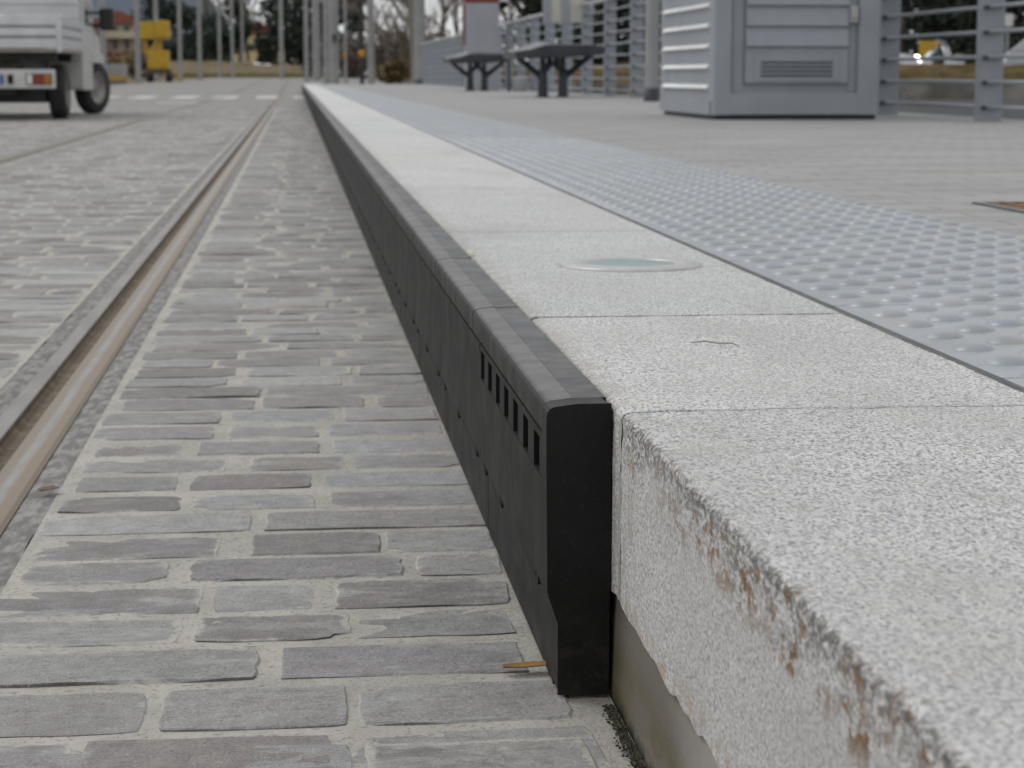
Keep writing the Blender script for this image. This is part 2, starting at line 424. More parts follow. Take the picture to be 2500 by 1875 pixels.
def fill(xa, xb, ya, yb):
    y = ya
    while y < yb:
        d = rnd.uniform(.098,.122); g = rnd.uniform(.005,.014)
        lim = -(.146*y+1.3)
        x = max(xa, lim) + rnd.uniform(0,.02)
        while x < xb-.05:
            L = min(rnd.uniform(.13,.25), xb-x)
            if xb-(x+L) < .08: L = xb-x-rnd.uniform(0,.01)
            gap = rnd.uniform(.004,.018)
            tn = rnd.choices('dmgp', (3,4,2,4))[0]
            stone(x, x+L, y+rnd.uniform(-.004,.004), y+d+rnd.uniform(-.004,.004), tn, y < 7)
            x += L+gap
        y += d+g
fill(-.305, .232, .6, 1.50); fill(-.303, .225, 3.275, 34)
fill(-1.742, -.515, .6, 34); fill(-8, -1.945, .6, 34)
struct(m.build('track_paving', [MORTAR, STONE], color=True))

# dark gritty dirt line along the foot of the platform edge
m = MB(); rg = random.Random(3)
for i in range(2600):
    y = rg.uniform(1.2, 1.66); x = (.2605 if y < 1.69 else .222) - abs(rg.gauss(0,.0045)); r = rg.uniform(.0004,.0013)
    m.ell((x,y,.0005+rg.uniform(0,.002)), (r*rg.uniform(.8,1.6), r*rg.uniform(.8,1.6), r*.7), 6, 4, .25, i)
struct(m.build('dirt', M('grit', (.02,.019,.012), (.06,.052,.03), 60, .95, lo=.4, hi=.6)), 'stuff')

# grooved rails
YS = [-1.5 + .75*i for i in range(60)] + [44+4*i for i in range(29)]
def strip(prof, xo, sg, jag=0, seed=0):
    mm = MB(); n = len(prof)
    ysl = YS if not jag else [-1.5+.05*i for i in range(400)] + [18.6+2*i for i in range(70)]
    for y in ysl:
        for k, (px, pz) in enumerate(prof):
            j = 0
            if jag and k == jag-1: j = .010*noise.noise((y*4, seed, 0)) + .007*noise.noise((y*14, seed, 3))
            mm.v.append((px*sg + j, y, pz+gz(y))); mm.col.append((1,1,1,1))
    for a in range(len(ysl)-1):
        for b in range(n-1):
            q = (a*n+b, a*n+b+1, (a+1)*n+b+1, (a+1)*n+b)
            mm.f.append(q if sg > 0 else tuple(reversed(q))); mm.mi.append(0); mm.smooth.append(False)
    return mm
RAILH = mat_railhead()
GROOVE = M('groove_dirt', (.175,.135,.09), (.10,.078,.052), 30, .9, 0, .5, 120)
LIP = M('guard_steel', (.21,.20,.188), (.155,.146,.136), 18, .45, .25, .15, 200, stretch=(1,.2,1))
FILL = M('rail_sealant', (.135,.13,.122), (.26,.254,.243), 60, .9, 0, .4, 330, .0015, lo=.40, hi=.64, stretch=(1,.35,1))
def rail(x0, sg, label):
    # x0 = gauge face; positive sg: head to the right, groove to the left
    t = thing('tram_rail', label, 'rail', (x0,0,0))
    strip([(0,-.016),(.0012,-.003),(.006,.0),(.028,.0012),(.050,.0),(.0555,-.004),(.0565,-.02)], 0, sg).build('rail_head', RAILH, t)
    strip([(-.0329,-.0038),(-.0325,-.012),(-.026,-.0185),(-.008,-.0195),(0,-.0165)], 0, sg).build('groove', GROOVE, t)
    strip([(-.064,-.006),(-.0625,-.0012),(-.0345,-.0008),(-.0330,-.0022),(-.0329,-.004)], 0, sg).build('guard_lip', LIP, t)
    strip([(.0562,-.006),(.068,-.0035),(.085,-.0018),(.099,-.0022)], 0, sg, 4, 1).build('sealant_strip', FILL, t)
    strip([(-.104,-.0022),(-.09,-.0018),(-.075,-.003),(-.0638,-.0055)], 0, sg, 1, 5).build('sealant_strip', FILL, t)
rail(-.408, 1, 'near grooved steel tram rail with rusty brown groove beside the black kerb edging')
rail(-1.843, -1, 'far grooved tram rail crossing the setts towards the pickup truck')

# painted crossing marks
WPAINT = M('road_paint', (.54,.52,.50), (.42,.41,.40), 6, .8)
def mark(x0, x1, y0, y1, label, grp='white dashes painted across the track'):
    mm = MB(); mm.box(x0,x1,y0,y1,-.001,.002)
    tag(mm.build('crossing_mark', WPAINT), label, 'road marking', grp)
def pxX(px, y): return (px-720)/5000*y*1.005
marks = [(715,748,'short white dash touching the platform edge'),(628,678,'white dash just left of the near tram rail'),(547,582,'white dash left of the near rail, second from it'),
 (527,541,'tiny white dash lying on the far tram rail'),(432,487,'white dash left of the far rail where it meets the crossing'),(336,386,'white dash in front of the yellow machine'),(250,292,'white dash just right of the truck front wheel')]
for a, b, l in marks: mark(pxX(a,51), pxX(b,51), 48.5, 54.0, l)
mark(pxX(395,41), pxX(490,41), 40.2, 41.2, 'thin faint white line across the setts nearest of the painted dashes', 'white dashes painted across the track')

# ------------------------------------------------------------------ platform
ZP = .255
m = MB()
m.box(1.2375, 4.5, -1.5, 66, -.05, ZP)
struct(m.build('platform_pavement', PLAT, bevel=0))
m = MB(); m.box(.625, 1.2375, -1.5, 66, -.05, .2532)
struct(m.build('platform_slab', M('joint_grey', (.15,.148,.135), (.095,.093,.085), 14, .9, 0, .4, 150)))
# tactile strip
m = MB(); L0 = -1.2
while L0 < 65.4:
    m.box(.6405, 1.2355, L0, L0+.597, .20, ZP+.0008); L0 += .6
zt = ZP+.0008; k = 0
def hsh(a, b): return math.sin(a*12.9+b*78.2)
for iy in range(12, 640):
    y = iy*.1
    for ix in range(11):
        x = .680 + ix*.0523 + hsh(ix,iy)*.0006; yy = y + (.05 if ix % 2 else 0)
        near = yy < 9
        n = 12 if near else 6
        pr = [(.0228,-.0004),(.0200,.0022),(.0150,.0050),(.0078,.0067)] if near else [(.0228,-.0004),(.013,.0056)]
        v = []; f = []
        for r, h in pr:
            for i in range(n):
                a = 2*PI*i/n; v.append((x+r*math.cos(a), yy+r*math.sin(a), zt+h))
        for j in range(len(pr)-1):
            for i in range(n): f.append((j*n+i,j*n+(i+1)%n,(j+1)*n+(i+1)%n,(j+1)*n+i))
        v.append((x,yy,zt+pr[-1][1]+.0005)); c = len(v)-1
        for i in range(n): f.append(((len(pr)-1)*n+i,(len(pr)-1)*n+(i+1)%n,c))
        m.add(v, f, True)
struct(m.build('tactile_pavement', TACT))

# granite kerb slabs: dense rough near slab, simpler ones further off
m = MB()
XF = .263
def slab(y0, y1, step, dx, face_skew=0.):
    prof = []
    zb = .092
    for i in range(26): prof.append((XF, zb + (.2475-zb)*i/25, -1, 0, 1 if i == 0 else 0))
    R = .0075
    for i in range(1, 9):
        a = PI/2*i/9; prof.append((XF+R-R*math.cos(a), .2475+R*math.sin(a), -math.cos(a), math.sin(a), 0))
    x = XF+R
    while x < .628: prof.append((x, ZP, 0, 1, 0)); x += dx
    prof.append((.630, ZP, 0, 1, 0)); prof.append((.632, .2535, 0, 0, 0)); prof.append((.6325, .249, 0, 0, 0))
    ny = max(2, int((y1-y0)/step)+1)
    tn = rnd.uniform(.93,1.03); tone = (tn*rnd.uniform(.99,1.01), tn, tn*rnd.uniform(.985,1.01), 1)
    for j in range(ny):
        y = y0+(y1-y0)*j/(ny-1)
        for (x, z, nx, nz, bot) in prof:
            yy = y
            if face_skew and x < .33 and y > y1-.12:
                s = (1-(x-XF)/.067) if x > XF else 1
                yy = y - face_skew*max(0, min(1, s))*((y-(y1-.12))/.12)*(.55+.45*min(1,(z-zb)/.12))
            d = 0
            if step < .03:
                edge = .75 if z > .24 else .4
                d = (.0007*noise.noise((x*230, yy*230, z*230)) + .0012*noise.noise((x*70, yy*70, z*70)) + .0012*noise.noise((x*22,yy*22,z*22)))*edge
                if z > .2 and x < XF+R+.002: d -= .0025*max(0, noise.noise((yy*45, 3, z*40)))
            zz = z+nz*d
            if bot: zz = zb + .008*noise.noise((yy*13,0,0)) + .004*noise.noise((yy*40,1,0))
            if not bot and z < .12 and nx < 0:
                lo = zb + .008*noise.noise((yy*13,0,0)) + .004*noise.noise((yy*40,1,0)); zz = lo + (z-zb)*( .12-lo)/(.12-zb)
            m.v.append((x+nx*d, yy, zz)); m.col.append(tone)
    o = len(m.v)-ny*len(prof); n = len(prof)
    for j in range(ny-1):
        for i in range(n-1):
            m.f.append((o+j*n+i, o+(j+1)*n+i, o+(j+1)*n+i+1, o+j*n+i+1)); m.mi.append(0); m.smooth.append(step < .03)
    # ends and underside
    for j in (0, ny-1):
        idx = [o+j*n+i for i in range(n)]
        bx = len(m.v); m.v += [(.632, m.v[idx[0]][1], .09)]; m.col.append(tone)
        poly = idx + [bx]
        m.f.append(tuple(poly if j == 0 else reversed(poly))); m.mi.append(0); m.smooth.append(False)
    m.f.append((o, bx-1, bx, o+(ny-1)*n)); m.mi.append(0); m.smooth.append(False)
slab(.25, 1.650, .0048, .0055, .006)
seams = [1.652, 2.325, 3.62, 5.03, 6.40, 8.05, 9.4, 10.8]
while seams[-1] < 64: seams.append(seams[-1]+1.37)
slab(1.652, 2.319, .011, .011)
for a, b in zip(seams[1:-1], seams[2:]): slab(a+.004, b-.004, .5, .09)
slab(seams[-1]+.003, 66, .5, .09)
struct(m.build('granite_kerb', GRAN, color=True))
m = MB()
m.box(.274, .632, -1.5, 65.9, .05, .2538)                     # mortar bed seen in the joints
def mfill(i, j):
    z = .095+(.2475-.095)*j/30; y = 1.6435+.013*i/8
    return (.2627+.0009*noise.noise((y*90,z*60,2)), y, z)
m.grid(mfill, 9, 31)
struct(m.build('platform_joint', M('joint_mortar', (.44,.43,.40), (.34,.33,.305), 60, .95, 0, .5, 150, lo=.4, hi=.62)))
m = MB()
def cw(i, j):
    y = -.2+2.3*i/90; z = -.02+.15*j/14
    return (.268 - .004*(1-j/14) + .0022*noise.noise((y*9,z*20,0)), y, z)
m.grid(cw, 91, 15)
m.box(.268, .60, 1.9, 65.9, -.02, .12)
struct(m.build('platform_wall', mat_concrete_base()))

# rubber edging along the platform edge, one thing per segment
BODY = [(.2165,.004),(.2165,.066),(.2075,.094),(.2085,.19),(.2066,.2248),(.222,.2248),(.2615,.2248),(.2615,.004)]
NOSEP = [(.2085,.2255),(.2068,.228),(.2063,.236),(.2064,.245),(.2072,.2494),(.2094,.2524),(.2130,.2541),(.2222,.2551),(.2322,.2563),(.2336,.2553),(.2618,.2562),(.2618,.2255)]
def ring(prof, m, y0, y1): m.prism(list(reversed(prof)), 'y', y0, y1)
GRP = 'black rubber edging segments along the platform'
t = thing('rubber_edging', 'end segment of black rubber edging with slotted front beside the bare granite', 'kerb edging', (0,1.692,0))
Ls = .735; Lp = .640
fp = MB(); ys_ = [.0]
slots = [.055+.088*i for i in range(7)]
pr2 = [(.2165,.004),(.2165,.066),(.2075,.094),(.2065,.186),(.236,.186),(.2615,.186),(.2615,.004)]
ring(pr2, fp, .030, Lp-.006)
fp.box(.2072,.2155,.030,Lp-.006,.2185,.2246)
prev = .030
for s_ in slots + [Lp]:
    e = s_ if s_ < Lp else Lp-.006
    fp.box(.2072,.2155,prev,e,.1858,.2186); prev = s_+.042
fp.box(.2185,.2612,.030,Lp-.006,.1858,.2244)
bd = fp.build('front_panel', RUB, t, 0)
ec = MB(); ring([(.2162,.003),(.2162,.066),(.2072,.094),(.2062,.200),(.2060,.232),(.2062,.245),(.2070,.2494),(.2093,.2524),(.2129,.2541),(.2222,.2552),(.2322,.2564),(.2616,.2564),(.2616,.120),(.2610,.078),(.2608,.003)], ec, -.004, .0295)
ec.build('end_plate', RUB, t, .006, 3, fixn=True)
nn = MB(); ring(NOSEP, nn, .0305, Ls-.006)
nn.build('nosing', NOSE, t, .001, 2, fixn=True)
def bolts(par, offs, zz=.079):
    for o_ in offs:
        bm_ = MB(); bm_.lathe([(.0,-.0025),(.0085,-.0025),(.0085,.0015),(.0105,.0015),(.0105,-.0035)], 12, (.2125,o_,zz), 'x')
        bm_.build('bolt', BLACK, par)
bolts(bd, [.09,.42,.60], .088)
yseg = 1.692+Ls; idx = 0
base = None
while yseg < 64:
    if base is None:
        t2 = thing('rubber_edging', 'plain black rubber edging segment in the long row behind the slotted end segment', 'kerb edging', (0,yseg,0), 0, GRP)
        a_ = MB(); ring(BODY, a_, -.095, .569); fpan = a_.build('front_panel', RUB, t2)
        bolts(fpan, [-.02,.26,.51], .088)
        a_ = MB(); ring(NOSEP, a_, .0, .662); a_.build('nosing', NOSE, t2, .002, 2, fixn=True)
        base = t2
    else:
        dup(base, (0,yseg,0))
    yseg += .67; idx += 1
t['group'] = GRP

# recessed lamp in the granite
t = thing('ground_light', 'round ground light with steel ring and frosted glass set in the granite', 'ground light', (.483,2.95,ZP))
a_ = MB(); a_.lathe([(.1035,-.004),(.1035,.0026),(.1005,.0040),(.085,.0048),(.066,.0052),(.0640,.0036),(.0640,.001)], 56); a_.build('ring', M('brushed_steel', (.46,.45,.44), (.38,.375,.37), 30, .38, .6), t)
a_ = MB(); a_.lathe([(.0642,.0034),(.045,.0038),(.02,.0041),(0,.0042)], 48); a_.build('glass', M('frosted_glass', (.17,.25,.245), (.21,.29,.28), 8, .5), t)
# small litter
def leaf(name, loc, L, W, rz, mat, label, cat='leaf', curl=.1):
    a_ = MB()
    prof = [.5,.8,.95,1,.97,.9,.7]
    v = []; n = len(prof)
    for side in (0, .0007):
        for i, w in enumerate(prof):
            x = L*(i/(n-1)-.5)
            for q in (-1,0,1): v.append((x, q*W*w/2, side + .0015 + curl*L*.25*(i/(n-1)-.5)**2*2 + abs(q)*W*.1))
    f = []
    for i in range(n-1):
        for k in range(2):
            q = (i*3+k, i*3+k+1, (i+1)*3+k+1, (i+1)*3+k); f.append(tuple(reversed(q))); f.append(tuple(p+n*3 for p in q))
    a_.add(v, f, True)
    o = a_.build(name, mat); o.location = loc; o.rotation_euler = (0,0,rz); return tag(o, label, cat)
BROWNL = M('dry_leaf', (.30,.15,.03), (.2,.1,.03), 60, .8)
leaf('dry_leaf', (.200,1.768,.004), .046, .015, .15, BROWNL, 'orange-brown strip of leaf poking from under the edging onto the setts')
leaf('dry_leaf', (-.322,2.62,.004), .03, .018, .9, M('dull_leaf', (.13,.085,.05), (.09,.06,.035), 60, .8), 'dull brown leaf lying on the sealant beside the near rail')
leaf('dry_leaf', (.262,3.09,.2575), .010, .007, .3, M('yellow_leaf', (.6,.55,.05), (.5,.45,.05), 60, .8), 'tiny yellow leaf on the rubber edging by the granite', curl=0)
leaf('dry_leaf', (.80,2.075,ZP+.003), .022, .006, .35, M('grey_leaf', (.16,.14,.1), (.1,.09,.07), 60, .8), 'dark stalk lying on the tactile strip near its granite joint', curl=0)
a_ = MB(); pts = [(-.026,0,.002),(-.012,.003,.004),(.004,.0,.003),(.018,-.002,.004),(.028,-.005,.002)]
a_.path(pts, [.0006,.0009,.0009,.0008,.0004], 6)
o = tag(a_.build('dry_twig', M('grey_twig', (.30,.28,.25), (.24,.22,.2), 60, .9)), 'thin brown twig lying on the second granite slab', 'twig'); o.location = (.425,2.055,ZP); o.rotation_euler = (0,0,-.5)
# drain grate
t = thing('drain_grate', 'rusty iron drain grate sunk in the platform paving', 'drain grate', (1.455,3.90,ZP))
a_ = MB(); a_.box(0,.5,0,.02,-.004,.004); a_.box(0,.5,.40,.42,-.004,.004); a_.box(0,.02,.02,.40,-.004,.004); a_.box(.48,.5,.02,.40,-.004,.004); a_.build('frame', DARKMET, t)
a_ = MB()
for i in range(13): a_.box(.03+.034*i,.047+.034*i,.022,.398,-.002,.003)
a_.build('bars', RUSTY, t)
a_ = MB(); a_.box(.02,.48,.02,.40,-.003,.0006); a_.build('pit', M('pit_rust', (.10,.05,.015), (.05,.03,.015), 30, .9), t)

# ------------------------------------------------------------------ technical cabinet
t = thing('technical_cabinet', 'tall grey metal cabinet with louvred sides standing on the platform', 'cabinet', (2.595,12.72,ZP))
CW, CD, CH = 1.07, 1.85, 2.1
a_ = MB()
a_.box(.0,CW,.05,CD,.03,CH)
a_.build('body', GREY, t, .006)
a_ = MB(); a_.box(.02,CW-.02,.03,CD-.03,-.0,.03); a_.build('plinth', BLACK, t)
# front frame with rounded corner post
a_ = MB()
a_.prism([(0.0,.055),(0,.03),(.006,.012),(.02,.0),(.112,0),(.125,.03),(.125,.055)], 'z', .03, CH)
a_.prism([(CW-.15,.055),(CW-.15,.03),(CW-.138,0),(CW-.02,0),(CW-.006,.012),(CW,.03),(CW,.055)], 'z', .03, CH)
a_.box(.112,CW-.138,.002,.055,.03,.165)
a_.box(.112,CW-.138,.002,.055,CH-.1,CH)
a_.build('front_frame', GREY, t, .004, fixn=True)
d0, d1 = .205, .865
dr = MB(); dr.box(d0,d1,.018,.052,.225,CH-.14)
dobj = dr.build('door', GREY, t, .005)
a_ = MB()
for k in range(9):
    z0 = .44+.127*k
    a_.prism([(.0185,z0),(-.004,z0+.018),(.001,z0+.03),(.0175,z0+.118)], 'x', d0+.006, d1-.006)
a_.build('door_louvre', GREY, dobj, .002, fixn=True)
a_ = MB(); a_.box(d0+.06,d1-.06,.0135,.019,.24,.40); a_.build('vent_surround', GREY, dobj, .008)
a_ = MB()
for k in range(4): a_.box(d0+.10,d1-.10,.0125,.0145,.265+.027*k,.281+.027*k)
a_.build('vent', M('vent_dark', (.06,.07,.08), (.05,.06,.07), 9, .6), dobj)
a_ = MB(); a_.box(d1-.0,d1+.055,-.006,.05,.60,.705); a_.box(d1+.005,d1+.05,-.018,-.006,.625,.68); a_.build('handle', ALU, dobj, .006)
a_ = MB(); a_.box(.13,.20,.040,.052,.168,CH-.12); a_.box(d1+.006,CW-.152,.040,.052,.168,CH-.12); a_.build('door_recess', GREY, t)
a_ = MB()
for k in range(12):
    z0 = .185+.127*k
    a_.prism([(.002,z0+.004),(-.020,z0+.006),(-.021,z0+.010),(.001,z0+.034)], 'y', .13, CD-.13)
a_.build('side_louvre', M('louvre_sheen', (.92,.89,.87), (.88,.85,.83), 3, .25, .9), t, .003, fixn=True)  # grey slats coloured pale and metallic to put the sky's reflection in
a_ = MB(); a_.box(-.012,.004,.055,CD-.02,.03,.115); a_.build('side_skirt', GREY, t)

# ------------------------------------------------------------------ fence
t = thing('metal_fence', 'grey metal fence with flat posts and horizontal tubes along the back of the platform', 'fence', (4.2,0,ZP))
FPY = [10.02+2.18*i for i in range(27)]
def post_mesh():
    a_ = MB(); a_.prism([(-.08,-.004),(.078,-.004),(.078,.006),(-.066,.006),(-.066,.05),(-.08,.05)], 'z', -.004, 1.255)
    return a_
pm = post_mesh().build('post', GREY, t, .002, fixn=True); pm.location = (0,FPY[0],0)
brs = []
for k in range(8):
    z = .070+.15*k; a_ = MB(); a_.prism([(-.055,z),(.06,z+.012),(.06,z+.022),(-.055,z+.022)], 'y', -.03, -.0045)
    brs.append(a_.build('bracket', DARKMET, pm, fixn=True))
for y in FPY[1:]:
    q = pm.copy(); C.objects.link(q); q.parent = t; q.location = (0,y,0)
    if y < 30:
        for br in brs:
            b_ = br.copy(); C.objects.link(b_); b_.parent = q
for k in range(8):
    a_ = MB(); z = .085+.15*k
    a_.tube((-.02,9,z),(-.02,68.5,z),.0125,n=8); a_.build('rail', GREY, t)
a_ = MB(); a_.tube((-.02,9,1.285),(-.02,68.5,1.285),.035,n=12); a_.build('handrail', ALU, t)

# ------------------------------------------------------------------ benches
SEATM = M('bench_steel', (.035,.04,.045), (.055,.06,.066), 5, .33, .3)
def bench(loc, label):
    t = thing('platform_bench', label, 'bench', loc, 0, 'grey metal benches on the platform')
    a_ = MB(); top = [(-.58,.585),(-.50,.60),(-.40,.615),(-.30,.645),(-.2,.672),(-.05,.675),(.15,.665),(.35,.66),(.5,.648),(.6,.625)]
    def fn(i, j):
        x, z = top[i]; u = j/10-.5
        return (x*(1-.05*abs(u)*2), u*1.5, z + .03*math.sin(u*6+i*.5)*.4 - .03*abs(u))
    a_.grid(fn, 10, 11)
    def fb(i, j):
        x, y, z = fn(9-i, j); return (x, y, z-.075-.085*max(0,math.sin(((9-i)/9)**1.3*PI)))
    a_.grid(fb, 10, 11)
    rim = [(0,j) for j in range(11)]
    for i_ in (0, 9):
        A = [fn(i_,j) for j in range(11)]; B = [(x,y,z-.075) for x,y,z in A]
        a_.add(A+B, [(j,j+1,j+12,j+11) for j in range(10)])
    for j_ in (0, 10):
        A = [fn(i,j_) for i in range(10)]; B = [fb(9-i,j_) for i in range(10)]
        a_.add(A+B, [(i,i+1,i+11,i+10) for i in range(9)])
    a_.build('seat', SEATM, t, fixn=True)
    for sx in (-.12, .14):
        a_ = MB(); a_.tube((sx,0,0),(sx,0,.36),.068,.055,12); a_.lathe([(.0,.012),(.1,.012),(.1,0)], 16, (sx,0,0))
        a_.build('leg', SEATM, t)
        a_ = MB()
        out = -.40 if sx < 0 else .40
        a_.path([(sx,0,.24),(sx+out*.5,0,.40),(sx+out,0,.56)], [.045,.036,.03])
        a_.path([(sx,0,.34),(sx,.0,.6)], [.04,.03])
        a_.path([(sx,0,.3),(sx+.12*(1 if sx<0 else -1),.3,.45),(sx+.2*(1 if sx<0 else -1),.5,.58)], [.03,.026,.022])
        a_.path([(sx,0,.3),(sx+.12*(1 if sx<0 else -1),-.3,.45),(sx+.2*(1 if sx<0 else -1),-.5,.58)], [.03,.026,.022])
        a_.build('arm', SEATM, t)
    return t
b1 = bench((3.26,26.2,ZP), 'nearer dark metal bench with wavy seat on branching legs')
dup(b1, (3.24,37,ZP), 0, 'farther dark metal bench with branching legs in front of the totem')

# ------------------------------------------------------------------ totem, board, posts on platform
t = thing('station_totem', 'grey information totem with dark red head behind the farther bench', 'totem', (3.25,40,ZP))
a_ = MB(); a_.box(.04,.69,0,.30,.0,1.66); a_.build('body', M('totem_grey', (.33,.34,.37), (.30,.31,.34), 2, .45), t, .01)
a_ = MB(); a_.box(.035,.695,-.006,.306,1.662,2.3); a_.build('head', M('dark_red', (.19,.02,.02), (.16,.018,.018), 3, .5), t, .01)
a_ = MB(); a_.box(0,.037,.02,.28,.85,1.64); a_.build('side_strip', M('side_red', (.22,.06,.06), (.18,.05,.05), 3, .5), t)
t = thing('notice_board', 'grey notice board with two blank cream panels in front of the fence', 'notice board', (3.60,30,ZP))
a_ = MB(); a_.box(0,.115,0,.06,1.02,2.3); a_.box(.265,.385,0,.06,1.02,2.3); a_.box(.595,.64,0,.06,1.02,2.3); a_.box(.115,.265,.004,.056,1.02,1.04); a_.box(.385,.595,.004,.056,1.02,1.04); a_.box(.115,.265,.004,.056,2.2,2.3); a_.box(.385,.595,.004,.056,2.2,2.3); a_.build('frame', GREY, t)
for a, b in ((.115,.265),(.385,.595)):
    a_ = MB(); a_.box(a,b,.02,.04,1.04,2.2); a_.build('panel', M('cream_panel', (.50,.48,.42), (.46,.44,.39), 3, .6), t)
a_ = MB(); a_.box(.285,.365,.01,.05,0,1.02); a_.build('leg', GREY, t)
def pole(x, y, r, h, label, cat='pole', mat=GREYPOLE, name='platform_pole', foot=True, n=16, z=None, group=None):
    t = thing(name, label, cat, (x,y,(ZP if z is None else z)), 0, group)
    a_ = MB(); a_.tube((0,0,0),(0,0,h), r, r*.9, n); a_.build('shaft', mat, t)
    if foot:
        a_ = MB(); a_.lathe([(r*1.12,-.02),(r*1.12,.14),(r*1.0,.142)], n); a_.build('foot_collar', M('collar_dark', (.03,.032,.04), (.04,.042,.05), 4, .5), t)
    return t
pole(3.80, 21.9, .078, 4.2, 'round grey pole with black foot just left of the cabinet', 'pole', M('pole_light', (.30,.31,.31), (.27,.28,.28), 3, .45))
pole(4.18, 69.5, .19, 7, 'thick grey mast at the far end of the platform fence', 'mast', name='lighting_mast')
# litter bin by the bench
t = thing('litter_bin', 'small round grey litter bin behind the benches by the totem', 'litter bin', (3.92,36,ZP))
a_ = MB(); a_.lathe([(.12,.0),(.15,.05),(.15,.22),(.16,.24),(.13,.25),(.12,.2)], 16); a_.build('bucket', ALU, t)
a_ = MB(); a_.tube((-.2,0,0),(-.2,0,.75),.025); a_.tube((-.2,0,.12),(-.1,0,.12),.015); a_.build('post', DARKMET, t)

# masts in the distance
def mast(px, y, r, label, h=8, mat=GREYPOLE, band=None, arm=0, zb=None, name='catenary_mast'):
    x = pxX(px, y); z = gz(y) if zb is None else zb
    t = thing(name, label, 'mast', (x,y,z), 0, 'masts along the tram line')
    a_ = MB(); a_.tube((0,0,0),(0,0,h), r, r*.85, 12); a_.build('shaft', mat, t)
    a_ = MB(); a_.box(-r*1.6,r*1.6,-r*1.6,r*1.6,0,.06); a_.build('base_plate', mat, t)
    if arm:
        a_ = MB(); a_.tube((0,0,h-.8),(arm,0,h-.5),.05); a_.build('arm', mat, t)
    if band:
        a_ = MB(); a_.lathe([(r*1.35,band-.16),(r*1.4,band-.16),(r*1.4,band+.16),(r*1.35,band+.16)], 12); a_.build('band', M('orange_band', (.5,.22,.01), (.45,.2,.01), 3, .6), t)
    return t
mast(270, 80, .135, 'thick grey mast just right of the truck mirror', zb=.07, arm=2)
mast(351, 95, .135, 'grey mast touching the left side of the yellow machine', zb=.19, arm=2)
mast(395, 122, .14, 'grey mast rising behind the yellow machine', arm=2)
mast(450, 115, .115, 'grey mast just right of the yellow machine', arm=2)
mast(496, 125, .125, 'grey mast before the left end of the brown bank', arm=2)
mast(543, 150, .12, 'thin grey mast behind the bank, left of the pair of thin masts', arm=2)
mast(573, 145, .115, 'thin grey mast in front of the bank between two dark trees', arm=2)
mast(597, 172, .11, 'thinnest grey mast, beside the pale yellow house', zb=.9, arm=2)
mast(689, 140, .15, 'grey mast standing at the end of the track against the dark oak', arm=-2)
mast(748, 110, .12, 'grey mast rising just behind the far end of the platform edge', arm=-2)
mast(772, 120, .24, 'wide grey mast, second right of the track end', arm=-2)
mast(797, 95, .17, 'grey mast touching the widest mast beyond the platform', arm=-2)
mast(815, 85, .19, 'wide grey mast with dark box beyond the platform end', arm=-2)
mast(841, 100, .075, 'slim grey mast with yellow plate left of the black pole', arm=-1)
mast(880, 90, .095, 'black pole with an orange band beyond the platform end', 6, BLACK, band=1.32, name='signal_pole')
mast(902, 85, .15, 'pale wide mast just right of the black pole', arm=-1)
a_ = MB(); a_.box(-.1,.1,-.1,.1,-.15,.15); o = a_.build('mast_box', DARKMET); o.parent = [q for q in C.objects if q.get('label','').startswith('wide grey mast with dark box')][0]; o.location = (.0,-.2,1.95)
a_ = MB(); a_.box(-.07,.07,-.01,.01,-.12,.12); o = a_.build('sign_plate', YEL); o.parent = [q for q in C.objects if q.get('label','').startswith('slim grey mast with yellow')][0]; o.location = (-.05,-.1,1.35)

# ------------------------------------------------------------------ pickup truck (parallel to the track)
t = thing('pickup_truck', 'white flatbed pickup truck seen from behind on the paved track', 'pickup truck', (-3.68,24.95,0))
W2 = .95
TW = M('truck_white', (.52,.515,.50), (.44,.435,.42), 3, .4)
TALU = M('dropside_alu', (.58,.59,.60), (.50,.51,.52), 3, .38, .35)
a_ = MB(); a_.box(-W2,W2,0,2.45,.80,.835); a_.build('bed_floor', M('bed_floor', (.30,.28,.25), (.22,.2,.17), 5, .7), t, .008)
GROOVEM = M('groove_shade', (.20,.21,.22), (.17,.18,.19), 3, .6)
def plank(x0,x1,y0,y1,axis):
    a_ = MB()
    for z0, z1 in ((.845,.960),(.992,1.082),(1.114,1.225)):
        a_.box(x0,x1,y0,y1,z0,z1)
    g = .006
    a_.cur = 1
    if axis == 'y': a_.box(x0+.011,x1-.011,y0+.01,y1-.01,.848,1.222)
    else: a_.box(x0+.01,x1-.01,y0+.012,y1-.008,.848,1.222)
    return a_
plank(-W2+.06,W2-.06,-.012,.02,'x').build('tailgate', [TALU, GROOVEM], t, .006)
for sx in (-1,1):
    plank(min(sx*W2,sx*(W2-.03)),max(sx*W2,sx*(W2-.03)),.06,2.42,'y').build('dropside', [TALU, GROOVEM], t, .006)
    a_ = MB(); a_.box(min(sx*(W2-.06),sx*W2),max(sx*(W2-.06),sx*W2),-.015,.05,.80,1.24); a_.build('corner_post', TALU, t, .008)
a_ = MB(); a_.box(-W2+.03,W2-.03,2.43,2.46,.84,1.85)
for k in range(5): a_.box(-W2+.05,W2-.05,2.412,2.43,.9+.18*k,.95+.18*k)
a_.build('headboard', TALU, t, .006)
a_ = MB(); a_.box(-.5,-.42,.2,4.6,.48,.76); a_.box(.42,.5,.2,4.6,.48,.76); a_.box(-W2+.1,W2-.1,.25,.33,.70,.80); a_.box(-W2+.1,W2-.1,1.9,1.98,.70,.80); a_.box(-.42,.42,.12,.2,.50,.64); a_.box(-.4,.4,.5,1.6,.35,.62); a_.box(-.66,.66,.7,1.15,.20,.44); a_.box(-.35,.35,.22,.5,.3,.48); a_.build('chassis', BLACK, t)
